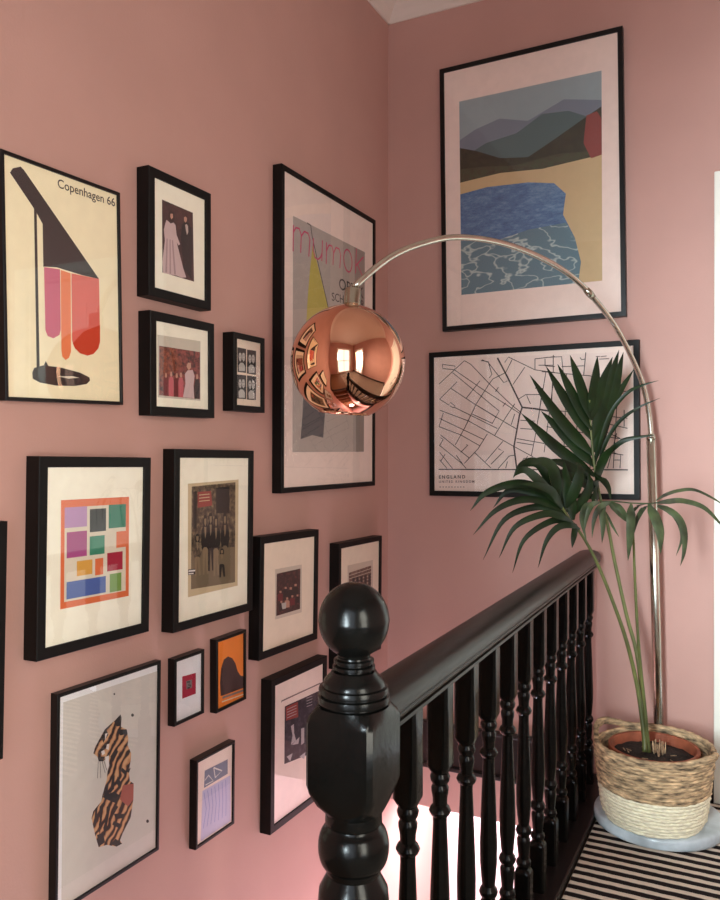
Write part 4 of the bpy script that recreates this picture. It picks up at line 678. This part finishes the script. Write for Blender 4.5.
# skirting
def skirt(name,boxes): return struct(name,BM(*boxes),M['skirt'])
skirt('baseboard_back',[(0,.775,-.018,0,-.035,.108),(0,.775,-.026,0,.108,.125,.004),(0,.775,-.03,0,-.052,-.035,.004),(.865,1.19,-.018,0,0,.09),(.865,1.19,-.024,0,.085,.1,.004),(2.13,XR,-.018,0,0,.1)])
skirt('baseboard_left',[(0,.018,YB,-2.02,0,.1)])
skirt('baseboard_right',[(XR-.018,XR,YB,-.03,0,.1)])
# stairwell below the landing
struct('trim_6',BM((.745,.862,-2.02,-.0,-.06,.018,.004),(0,.862,-2.06,-2.02,-.06,.018,.004)),M['skirt'])
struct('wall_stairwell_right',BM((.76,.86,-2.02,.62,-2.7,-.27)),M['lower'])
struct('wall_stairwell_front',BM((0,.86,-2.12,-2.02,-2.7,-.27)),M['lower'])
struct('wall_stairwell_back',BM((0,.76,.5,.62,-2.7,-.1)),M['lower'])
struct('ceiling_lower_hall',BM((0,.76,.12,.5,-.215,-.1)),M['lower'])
struct('floor_lower_hall',BM((-.12,.86,-2.12,1.12,-2.8,-2.7)),M['wood'])
bm=bmesh.new()
for i in range(9): box(bm,0.001,.759,-2.02+i*.2,-2.02+(i+1)*.2+.02,-2.7,-.28-i*.27)
struct('stairs',bm,M['wood'])
# striped carpet
bm=bmesh.new(); box(bm,.866,XR-.02,YB+.05,-.03,0,.012,.003)
o=link('landing_carpet',bm,M['carpet']); o['label']='black and cream striped flatweave carpet covering the landing floor'; o['category']='carpet'
# ------------------------------------------------------------ picture frames
def text_into(bm,txt,a,b,style,mi,z):
    cu=bpy.data.curves.new('tmp','FONT'); cu.body=txt; cu.size=1; cu.resolution_u=3
    if style in 'sc': cu.offset=.008
    if style=='w': cu.space_character=1.45; cu.offset=.02
    ob=bpy.data.objects.new('tmp',cu); COL.objects.link(ob)
    dg=bpy.context.evaluated_depsgraph_get(); me=bpy.data.meshes.new_from_object(ob.evaluated_get(dg))
    xs=[v.co.x for v in me.vertices]; w=max(xs)-min(xs); x0=min(xs)
    A=Vector((a[0],a[1],0)); B=Vector((b[0],b[1],0)); d=(B-A); L=d.length; s=L/w; d.normalize(); n=Vector((-d.y,d.x,0)); sy=s*(.82 if style=='c' else 1.0)
    vm=[bm.verts.new(A+d*((v.co.x-x0)*s)+n*(v.co.y*sy)+Vector((0,0,z))) for v in me.vertices]
    for p in me.polygons:
        try: f=bm.faces.new([vm[i] for i in p.vertices]); f.material_index=mi
        except ValueError: pass
    bpy.data.objects.remove(ob); bpy.data.curves.remove(cu); bpy.data.meshes.remove(me)
def prism_frame(bm,w,h,b,d,lip=.004,bev=.0012):
    # mitred moulding: outer wall, front face, inner lip, all round the four sides
    prof=[(0,0),(0,d-bev),(bev,d),(b-bev,d),(b,d-bev),(b,d-.008),(b,0)]
    cor=[(-1,-1),(1,-1),(1,1),(-1,1)]; rings=[]
    for sx,sy in cor: rings.append([bm.verts.new((sx*(w/2-i),sy*(h/2-i),z)) for i,z in prof])
    for k in range(4):
        a,c=rings[k],rings[(k+1)%4]
        for i in range(len(prof)): j=(i+1)%len(prof); bm.faces.new((a[i],a[j],c[j],c[i]))
def rect(bm,x0,x1,y0,y1,z,mi=0):
    f=bm.faces.new([bm.verts.new(q) for q in((x0,y0,z),(x1,y0,z),(x1,y1,z),(x0,y1,z))]); f.material_index=mi; return f
def clip(poly,X,Y):
    def cl(P,ax,s,lim):
        out=[]
        for i in range(len(P)):
            a,b=P[i-1],P[i]; ia=s*a[ax]<=lim; ib=s*b[ax]<=lim
            if ia!=ib:
                t=(s*lim-a[ax])/(b[ax]-a[ax]) ; out.append([a[0]+(b[0]-a[0])*t,a[1]+(b[1]-a[1])*t])
            if ib: out.append(b)
        return out
    for ax,s,l in((0,1,X),(0,-1,X),(1,1,Y),(1,-1,Y)):
        poly=cl(poly,ax,s,l)
        if len(poly)<3: return []
    return poly
META={ # border, paper, mat border (None = print fills the frame), label, material
 'cope':(.0075,'cope_paper','thin black framed poster reading Copenhagen 66 above a drawn black lamp','poster','frame_g'),
 'wed':(.022,'mat_white','deep black frame holding a wedding couple photograph, top of its column','picture','frame'),
 'red':(.022,'mat_white','square deep black frame with a reddish crowd and bride photograph','picture','frame'),
 'booth':(.0165,'mat_warm','small black frame with four black and white photo booth portraits','picture','frame'),
 'mum':(.0165,'mat_pink','tall black framed exhibition poster reading mumok, behind the copper lamp shade','poster','frame'),
 'snail':(.0225,'mat_white','deep black frame with a colourful cut-paper block print bordered in orange','picture','frame'),
 'band':(.0215,'mat_white','deep black frame with a brown magazine photograph of a band in the street','picture','frame'),
 'sq':(.0215,'mat_warm','black frame with a tiny dark red group photograph in a wide cream mount','picture','frame'),
 'redsq':(.0085,'mat_cool','small slim black frame with a little crimson square on white','picture','frame_g'),
 'orange':(.0085,'orange_paper','small tilted black frame with a dark grand piano shape on orange','picture','frame_g'),
 'white':(.008,'mat_pink','small slim black frame with a grey blue print above a painted lilac reflection, lowest on the wall','picture','frame_g'),
 'tiger':(.0085,'mat_cool','slim black framed grey poster of a sitting tiger seen from behind','poster','frame_g'),
 'news':(.0215,'mat_pink','deep black frame with a dark print and red block, partly behind the newel post','picture','frame'),
 'hock':(.0175,'mat_pink','large black framed landscape print of hills and blue water, high on the far wall','poster','frame_g'),
 'map':(.0195,'map_white','landscape black framed street map reading England behind the palm leaves','map','frame'),
 'pin':(.018,'mat_warm','deep black frame behind the round newel ball, nearest the wall corner','picture','frame'),
 'edge':(.0215,'mat_white','deep black frame cut off by the left edge of the view','picture','frame')}
for key,(side,d,a,zc,w,h,roll) in FR.items():
    bd,paper,label,cat,fm=META[key]
    root=thing('framed_'+('poster' if cat=='poster' else 'map' if cat=='map' else 'picture'),label,cat,group='framed pictures of the gallery wall')
    if side=='L': R3=Matrix(((0,0,1),(1,0,0),(0,1,0))); loc=Vector((0.001,a,zc))
    else: R3=Matrix(((1,0,0),(0,0,-1),(0,1,0))); loc=Vector((a,-.001,zc))
    R3=R3@Matrix.Rotation(roll,3,'Z')
    root.matrix_world=Matrix.Translation(loc)@R3.to_4x4()
    bm=bmesh.new(); prism_frame(bm,w,h,bd,d); link('frame',bm,M[fm],root)
    iw,ih=w/2-bd,h/2-bd
    bm=bmesh.new(); rect(bm,-iw-.003,iw+.003,-ih-.003,ih+.003,.004); box(bm,-iw-.003,iw+.003,-ih-.003,ih+.003,.001,.0035)
    link('backing_board',bm,M['wood'],root)
    zp=d-.0052
    bm=bmesh.new(); rect(bm,-iw,iw,-ih,ih,zp)
    link('mount' if key not in('cope','orange','map','tiger') else 'paper',bm,ink(paper),root)
    if ART[key]:
        keys=[]; bm=bmesh.new(); z=zp+.0002
        for it in ART[key]:
            c=it[1]
            if c not in keys: keys.append(c)
            mi=keys.index(c); z+=min(.00002,.0016/len(ART[key]))
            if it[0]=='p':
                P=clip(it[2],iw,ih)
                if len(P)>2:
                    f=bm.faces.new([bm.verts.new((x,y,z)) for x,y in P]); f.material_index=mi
            elif it[0]=='l':
                wd=it[2]/2; pts=[Vector((x,y)) for x,y in it[3]]; Ls=[];Rs=[]
                for i,p in enumerate(pts):
                    t=(pts[min(i+1,len(pts)-1)]-pts[max(i-1,0)])
                    if t.length<1e-6: t=Vector((1,0))
                    t.normalize(); n=Vector((-t.y,t.x))*wd
                    if abs(p.x)>iw or abs(p.y)>ih: p=Vector((max(-iw,min(iw,p.x)),max(-ih,min(ih,p.y))))
                    Ls.append(bm.verts.new((p.x+n.x,p.y+n.y,z))); Rs.append(bm.verts.new((p.x-n.x,p.y-n.y,z)))
                for i in range(len(pts)-1):
                    f=bm.faces.new((Ls[i],Rs[i],Rs[i+1],Ls[i+1])); f.material_index=mi
            else: text_into(bm,it[2],it[3],it[4],it[5],mi,z)
        me=bm
        # keep every face looking out of the frame
        for f in bm.faces:
            f.normal_update()
            if f.normal.z<0: f.normal_flip()
        mesh=bpy.data.meshes.new('print'); bm.to_mesh(mesh); bm.free()
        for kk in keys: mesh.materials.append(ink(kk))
        o=bpy.data.objects.new('print',mesh); COL.objects.link(o); o.parent=root
    bm=bmesh.new(); rect(bm,-iw,iw,-ih,ih,d-.0028); mesh=bpy.data.meshes.new('glass_pane'); bm.to_mesh(mesh); bm.free(); mesh.materials.append(M['glass'])
    o=bpy.data.objects.new('glass_pane',mesh); COL.objects.link(o); o.parent=root
# ------------------------------------------------------------ banister
ban=thing('banister','black painted landing banister with round topped newel and turned balusters','banister',(.815,-1.93,0))
def loc_(o): o.location=(-.815,1.93,0)
NX,NY=.826,-1.929
def arcprof(r,zc,hz,a0,a1,n=10,r0=0): return [(r0+r*math.cos(math.radians(a0+(a1-a0)*i/n)),zc+hz*math.sin(math.radians(a0+(a1-a0)*i/n))) for i in range(n+1)]
h=.0495
P=[(h*1.12,.02),(h*1.12,.14),(h,.16),(h,.30),(.040,.315)]; S=[1,1,1,1,.2]
P+=[(.034,.33),(.044,.345),(.03,.36),(.036,.40),(.046,.46),(.048,.52),(.0485,.555),(.047,.572),(.040,.585),(.036,.593),(.038,.598)]; S+=[0]*11
q=arcprof(.0125,.629,.028,-80,80,10,.036); P+=q; S+=[0]*len(q)
P+=[(.037,.660),(.039,.664),(.0385,.676),(.042,.681),(.046,.690),(h*.97,.705),(h,.718),(h,.802),(h*.97,.812),(.0485,.8215)]; S+=[0,0,0,.1,.5,.9,1,1,.9,.25]
Q_=[(.0445,.8225),(.0445,.824),(.0490,.8255),(.0495,.830),(.0490,.8345),(.0450,.836),(.0450,.8375),(.0478,.839),(.0480,.8425),(.0470,.846),(.0430,.847),(.0430,.849),(.0415,.8535),(.0370,.859),(.0325,.8635),(.0305,.867),(.0255,.868),(.0255,.8695),(.0290,.871),(.0290,.8745),(.0245,.876),(.0245,.8775),(.0275,.879),(.0275,.8825),(.0230,.884),(.0225,.886)]
P+=Q_; S+=[0]*len(Q_)
bm=bmesh.new(); lathe(bm,P,NX,NY,48,S); nw=link('newel_post',bm,M['black'],ban,True); loc_(nw)
mod=nw.modifiers.new('es','EDGE_SPLIT'); mod.split_angle=math.radians(38)
bm=bmesh.new(); lathe(bm,[(.022,.884),(.0225,.888)]+arcprof(.0484,.9355,.0515,-62,-4,12)+[(.0487,.9345),(.0487,.9365)]+arcprof(.0484,.9355,.0515,4,89.5,18),NX,NY,48)
fb=link('finial_ball',bm,M['black'],nw,True)
# handrail
d=Vector((.7966-.823,-.090+1.733,0)).normalized(); side=Vector((d.y,-d.x,0))
half=[(.027,.765),(.027,.7695),(.034,.7705),(.034,.7765),(.0295,.778),(.0295,.7825),(.0375,.7845),(.0395,.788),(.0395,.791),(.0375,.793),(.0410,.797),(.0415,.803),(.0385,.812),(.030,.820),(.018,.8245),(0,.826)]
prof=half+[(-x,z) for x,z in half[-2::-1]]
bm=bmesh.new(); rings=[]
p0=Vector((NX,NY,0))+d*.04; p1=Vector((NX,NY,0))+d*1.885
st=[(0,1),(.02,1),(.98,1)]+[(1+ .0,1)]
Lr=(p1-p0).length
stations=[(0,1)]+[(Lr*i/8,1) for i in range(1,8)]+[(Lr-.03,1),(Lr-.012,.95),(Lr-.003,.84),(Lr,.65)]
for s_,k in stations:
    c=p0+d*s_; rings.append([bm.verts.new(c+side*(x*k)+Vector((0,0,.797+(z-.797)*k))) for x,z in prof])
for a,b in zip(rings,rings[1:]):
    for i in range(len(prof)): j=(i+1)%len(prof); bm.faces.new((a[i],a[j],b[j],b[i]))
bm.faces.new(rings[0][::-1]); bm.faces.new(rings[-1])
o=link('handrail',bm,M['rail'],ban,True); loc_(o); mod=o.modifiers.new('es','EDGE_SPLIT'); mod.split_angle=math.radians(32)
# fillet strip under the rail
bm=bmesh.new(); a=Vector((NX,NY,0))+d*.045; b=Vector((NX,NY,0))+d*1.87
# balusters
hb=.0195
BP=[(hb,0),(hb,.120),(hb*.9,.128),(.013,.133),(.0165,.138),(.0185,.145),(.0165,.152),(.013,.157),(.0135,.165),(.016,.19),(.0165,.205),(.0130,.212),(.0175,.219),(.0195,.226),(.0175,.233),(.0130,.240),(.0145,.25),(.0178,.29),(.0182,.33),(.0165,.39),(.0140,.46),(.0122,.505),(.0125,.517),(.0165,.521),(.0195,.528),(.0165,.535),(.0125,.539),(.0130,.552),(.0150,.562),(.0155,.570),(.0128,.576),(.0165,.583),(.0178,.590),(.0150,.597),(hb*.85,.603),(hb,.612),(hb,.768)]
BS=[1,1,.8]+[0]*31+[.7,1,1]
bm=bmesh.new(); lathe(bm,BP,0,0,24,BS); proto=link('baluster',bm,M['black'],ban,True); mod=proto.modifiers.new('es','EDGE_SPLIT'); mod.split_angle=math.radians(38)
for i in range(12):
    o=proto if i==0 else proto.copy()
    if i: COL.objects.link(o); o.parent=ban
    k=i/11; o.location=(.823+(.7966-.823)*k-.815,-1.733+(1.643)*k+1.93,.018)
    o.scale=(1,1,(.768-.018)/.768)
    o.rotation_euler=(0,0,.016)
bm=BM((.772,.862,-2.0,-.002,.018,.03,.004)); o=link('base_rail',bm,M['skirt'],ban); loc_(o)
for o_ in [c for c in ban.children if c.name.startswith('baluster')]: o_.location.z=.03; o_.scale=(1,1,(.768-.03)/.768)
# ------------------------------------------------------------ arc lamp
DX,DY=1.043,-.262
lamp=thing('arc_floor_lamp','steel arc floor lamp with polished copper globe shade and marble base','lamp',(DX,DY,.012))
def ch(o): o.location=(-DX,-DY,-.012); return o
bm=bmesh.new(); lathe(bm,[(.180,.013),(.189,.016),(.192,.022),(.192,.040),(.189,.046),(.183,.049)],DX,DY,64); ch(link('marble_base',bm,M['marble'],lamp,True)).modifiers.new('es','EDGE_SPLIT').split_angle=math.radians(50)
b0=Vector((1.032,-.088,.049)); b1=Vector(ARC[0])
bm=bmesh.new(); tube(bm,[b0,b0.lerp(b1,.5),b1],.0152,20); ch(link('pole',bm,M['steel'],lamp,True))
bm=bmesh.new(); tube(bm,[b0,b0+Vector((0,0,.012))],.024,20); ch(link('pole_flange',bm,M['steel'],lamp,True))
top=b1; AP=[b1-Vector((-.0015,0,.05))]+[Vector(p) for p in ARC]
AS=smoothpts(ARC,6)
# even the arc a little: simple relaxation of interior points
for _ in range(10): AS=[AS[0]]+[(AS[i-1]+AS[i]*2+AS[i+1])/4 for i in range(1,len(AS)-1)]+[AS[-1]]
bm=bmesh.new(); tube(bm,[b1-Vector((0,0,.03))]+AS,.0084,14); ch(link('arc_tube',bm,M['steel'],lamp,True))
def near(i): return min(range(len(AS)),key=lambda k:(AS[k]-Vector(ARC[i])).length)
k=near(6); bm=bmesh.new(); tube(bm,[AS[k-1],AS[k],AS[k+1]],[.0095,.0115,.0095],14); ch(link('joint_collar',bm,M['cap'],lamp,True))
bm=bmesh.new(); tube(bm,[b1-Vector((0,0,.012)),b1+Vector((0,0,.004))],[.0165,.0130],16); ch(link('pole_collar',bm,M['steel'],lamp,True))
SR=.1395; SHV=Vector(SHADE)
bm=bmesh.new(); pr=[]
a0=-63
n=30
outer=[(SR*math.cos(math.radians(a0+(86-a0)*i/n)),SR*math.sin(math.radians(a0+(86-a0)*i/n))) for i in range(n+1)]
inner=[(r*.975,z*.975) for r,z in outer[::-1]]
lathe(bm,inner[:0]+outer,0,0,64,cap=False)
lathe(bm,inner,0,0,64,cap=False)
# rim joining the two skins
ro,zo=outer[0]; ri,zi=inner[-1]
lathe(bm,[(ri,zi),(ri,zi-.0015),(ro,zo-.0015),(ro,zo)],0,0,64,cap=False)
sh=link('globe_shade',bm,M['copper'],lamp,True)
tilt=Matrix.Rotation(math.radians(4),4,Vector((F_:=Vector(CAM['F'])))) 
sh.location=SHV-Vector((DX,DY,.012)); sh.rotation_euler=tilt.to_euler()
bm=bmesh.new(); lathe(bm,[(.020,SR*.99),(.0215,SR+.002),(.0205,SR+.004),(.0205,SR+.036),(.018,SR+.040),(.008,SR+.041)],0,0,24)
cp=link('socket_cap',bm,M['cap'],sh,True); cp.modifiers.new('es','EDGE_SPLIT').split_angle=math.radians(50)
bm=bmesh.new(); lathe(bm,[(.012,.06)]+[(.03*math.cos(math.radians(x)),.02+.03*math.sin(math.radians(x))) for x in range(60,-91,-15)],0,0,20); link('bulb',bm,M['bulb'],sh,True)
bm=bmesh.new(); lathe(bm,[(.016,.06),(.016,SR*.98)],0,0,16); link('lamp_holder',bm,M['cap'],sh,True)
# ------------------------------------------------------------ basket and palm
BX,BY=1.034,-.318; BZ=.0495
bas=thing('woven_basket','two-tone seagrass and cream rope basket with handles holding the potted palm','basket',(BX,BY,BZ))
def coil(bm,z,r,tr,nn=72,squash=1,off=0,bulge=None):
    pts=[]
    for i in range(nn):
        a=2*math.pi*i/nn; rr=r+.0012*math.sin(a*31+off)+.001*math.sin(a*7+off*2)
        if bulge: rr+=bulge(a)[0]; zz=z+bulge(a)[1]
        else: zz=z
        pts.append(Vector((rr*math.cos(a),rr*math.sin(a),zz)))
    rings=[]
    for i in range(nn):
        t=(pts[(i+1)%nn]-pts[i-1]).normalized(); u=Vector((pts[i].x,pts[i].y,0)).normalized(); v=t.cross(u)
        rings.append([bm.verts.new(pts[i]+(u*math.cos(2*math.pi*k/6)+v*math.sin(2*math.pi*k/6))*tr*(1+.12*math.sin(i*2.1+off))) for k in range(6)])
    for i in range(nn):
        a,b=rings[i],rings[(i+1)%nn]
        for k in range(6): bm.faces.new((a[k],a[(k+1)%6],b[(k+1)%6],b[k]))
def rad(z): return .142+.026*min(1,z/.20)**.8 if z>.02 else .134+.4*z
bm=bmesh.new(); z=.006; i=0
while z<.102: coil(bm,z,rad(z),.0058,off=i*1.7); z+=.0104; i+=1
lathe(bm,[(.01,.001),(.132,.001),(.139,.012),(.150,.105)],0,0,48,cap=False)
link('lower_weave',bm,M['cotton'],bas,True)
bm=bmesh.new(); zz=z
while z<.212: coil(bm,z,rad(z),.0066,off=i*2.3); z+=.0102; i+=1
lathe(bm,[(rad(.1)-.006,.1),(rad(.212)-.006,.214)],0,0,48,cap=False)
link('upper_weave',bm,M['seagrass'],bas,True)
# rim rope rising and bowing out into two handles
HA=[math.radians(150),math.radians(-30)]
def bul(a):
    o=0;u=0
    for h_ in HA:
        da=abs((a-h_+math.pi)%(2*math.pi)-math.pi)
        if da<.6: k=math.cos(da/.6*math.pi/2)**2; o+=.026*k; u+=.020*k
    return (o,u)
bm=bmesh.new(); coil(bm,z+.002,rad(z),.0085,96,off=3,bulge=bul); coil(bm,z-.004,rad(z),.0075,96,off=9,bulge=lambda a:(bul(a)[0]*.9,bul(a)[1]*.9))
link('rim_handles',bm,M['seagrass'],bas,True)
# potted palm
PX,PY=1.034,-.305
palm=thing('potted_palm','tall kentia palm with arching green fronds in a terracotta pot inside the basket','plant',(PX,PY,BZ+.01))
def cp_(o): o.location=(-PX,-PY,-BZ-.01); return o
pz=BZ+.01
bm=bmesh.new(); lathe(bm,[(.088,pz),(.118,pz+.155),(.120,pz+.160),(.131,pz+.163),(.134,pz+.20),(.132,pz+.204),(.124,pz+.204),(.121,pz+.20),(.118,pz+.165),(.116,pz+.15)],PX,PY,56,cap=False)
lathe(bm,[(.001,pz),(.088,pz)],PX,PY,56,cap=False)
pot=cp_(link('terracotta_pot',bm,M['terra'],palm,True)); pot.modifiers.new('es','EDGE_SPLIT').split_angle=math.radians(50)
bm=bmesh.new()
for k in range(12):
    pass
rr=[]
for j in range(9):
    r=.119*j/8; ring=[]
    for i_ in range(36):
        a=2*math.pi*i_/36; ring.append(bm.verts.new((PX+r*math.cos(a)+1e-5*i_,PY+r*math.sin(a),pz+.176+.008*(1-j/8)+random.uniform(-.003,.003))))
    rr.append(ring)
for a,b in zip(rr,rr[1:]):
    for i_ in range(36): bm.faces.new((a[i_],a[(i_+1)%36],b[(i_+1)%36],b[i_]))
cp_(link('soil',bm,M['soil'],palm,True))
# dry husks and old stubs round the stem
bm=bmesh.new(); s0=Vector(STEMS[0][1]); base=Vector((PX-.005,PY+.0,pz+.178))
for i_ in range(26):
    a=random.uniform(0,6.28); r=random.uniform(.004,.022); x=base.x+.018+r*math.cos(a); y=base.y+r*math.sin(a)
    tube(bm,[(x,y,base.z-.005),(x+random.uniform(-.006,.006),y,base.z+random.uniform(.02,.045))],[.0035,.0015],5)
for i_ in range(16):
    a=random.uniform(0,6.28); r=random.uniform(.03,.10); x=PX+r*math.cos(a); y=PY+r*math.sin(a); b_=random.uniform(0,3.14)
    tube(bm,[(x,y,base.z+.004),(x+.018*math.cos(b_),y+.018*math.sin(b_),base.z+.005)],[.002,.001],5)
cp_(link('dry_husk',bm,M['husk'],palm,True))['kind']='stuff'
def stem(pts,r0,r1):
    S_=smoothpts(pts,4); n=len(S_)
    bm=bmesh.new(); tube(bm,S_,[r0+(r1-r0)*min(1,(i/(n-1))**.7) for i in range(n)],8); return bm
def leafbm(bm,w,pts,fac=1):
    S_=smoothpts(pts,6); n=len(S_); cam=Vector(CAM['loc'])
    width=w*2.42/799/2*.78*fac
    rows=[]
    for i,p in enumerate(S_):
        t=(S_[min(i+1,n-1)]-S_[max(i-1,0)]).normalized(); nrm=(Vector((.55,-.80,.25))).normalized()
        sd=t.cross(nrm)
        if sd.length<.2: sd=t.cross(Vector((0,0,1)))
        sd.normalize(); up=sd.cross(t).normalized()
        k=i/(n-1); ww=width*min(1,(k/.28+.25))*(1-max(0,(k-.45)/.55)**1.7)+.0003
        rows.append([bm.verts.new(p-sd*ww),bm.verts.new(p-up*(-ww*.28)),bm.verts.new(p+sd*ww)])
    for a,b in zip(rows,rows[1:]):
        bm.faces.new((a[0],a[1],b[1],b[0])); bm.faces.new((a[1],a[2],b[2],b[1]))
for i_ in range(3):
    o=cp_(link('frond_stem',stem(STEMS[i_],.0085 if i_<2 else .0075,.0028),M['stem'],palm,True))
    bm=bmesh.new()
    if i_==2: tube(bm,smoothpts(STEMS[3],4),.0022,6)
    for w,pts in LEAVES[i_]: leafbm(bm,w,pts,.8 if i_==2 else 1)
    link('leaflets',bm,[M['leaf'],M['leaf'],M['leafp']][i_],o,True)
# ------------------------------------------------------------ light
def area(name,loc,target,sx,sy,power,col=(1,1,1),spread=math.pi):
    l=bpy.data.lights.new(name,'AREA'); l.shape='RECTANGLE'; l.size=sx; l.size_y=sy; l.energy=power; l.color=col; l.spread=spread
    o=bpy.data.objects.new(name,l); COL.objects.link(o); o.location=loc
    o.rotation_euler=(Vector(target)-Vector(loc)).to_track_quat('-Z','Y').to_euler(); return o
LP=dict(w1=35,w2=15,low=12)
area('daylight_behind',(.92,YB-.10,1.35),(2.2,0,1.05),.32,1.3,LP['w1'],(.80,.95,1),math.radians(56))
area('daylight_right',(XR+.10,(RY0+RY1)/2,(RZ0+RZ1)/2),(0,-1.9,.7),.75,1.6,LP['w2'],(1,.94,.76),math.radians(100))
area('lower_hall_fill',(.38,.24,-.235),(.36,.34,-2),.5,.30,LP['low'],(.86,.92,1))  # added unseen lamp under the soffit, brightens the lower hall recess
pl=bpy.data.lights.new('stairwell_fill','POINT'); pl.energy=34; pl.color=(.76,.82,1); pl.shadow_soft_size=.12  # added unseen point light, brightens the stairwell walls from below
po=bpy.data.objects.new('stairwell_fill',pl); COL.objects.link(po); po.location=(.44,-.72,-1.08)
wd=bpy.data.worlds.new('World'); SC.world=wd; wd.use_nodes=True; nt=wd.node_tree
bg=nt.nodes['Background']; bg.inputs['Color'].default_value=(.8,.88,1,1); bg.inputs['Strength'].default_value=3.0
# ------------------------------------------------------------ camera
cd=bpy.data.cameras.new('Camera'); co=bpy.data.objects.new('Camera',cd); COL.objects.link(co)
cd.sensor_fit='HORIZONTAL'; cd.sensor_width=36; cd.lens=CAM['f']/720*36; cd.clip_start=.01
Rv,Uv,Fv=[Vector(CAM[k]) for k in 'RUF']
mw=Matrix((( Rv.x,Uv.x,-Fv.x,CAM['loc'][0]),(Rv.y,Uv.y,-Fv.y,CAM['loc'][1]),(Rv.z,Uv.z,-Fv.z,CAM['loc'][2]),(0,0,0,1)))
co.matrix_world=mw; SC.camera=co
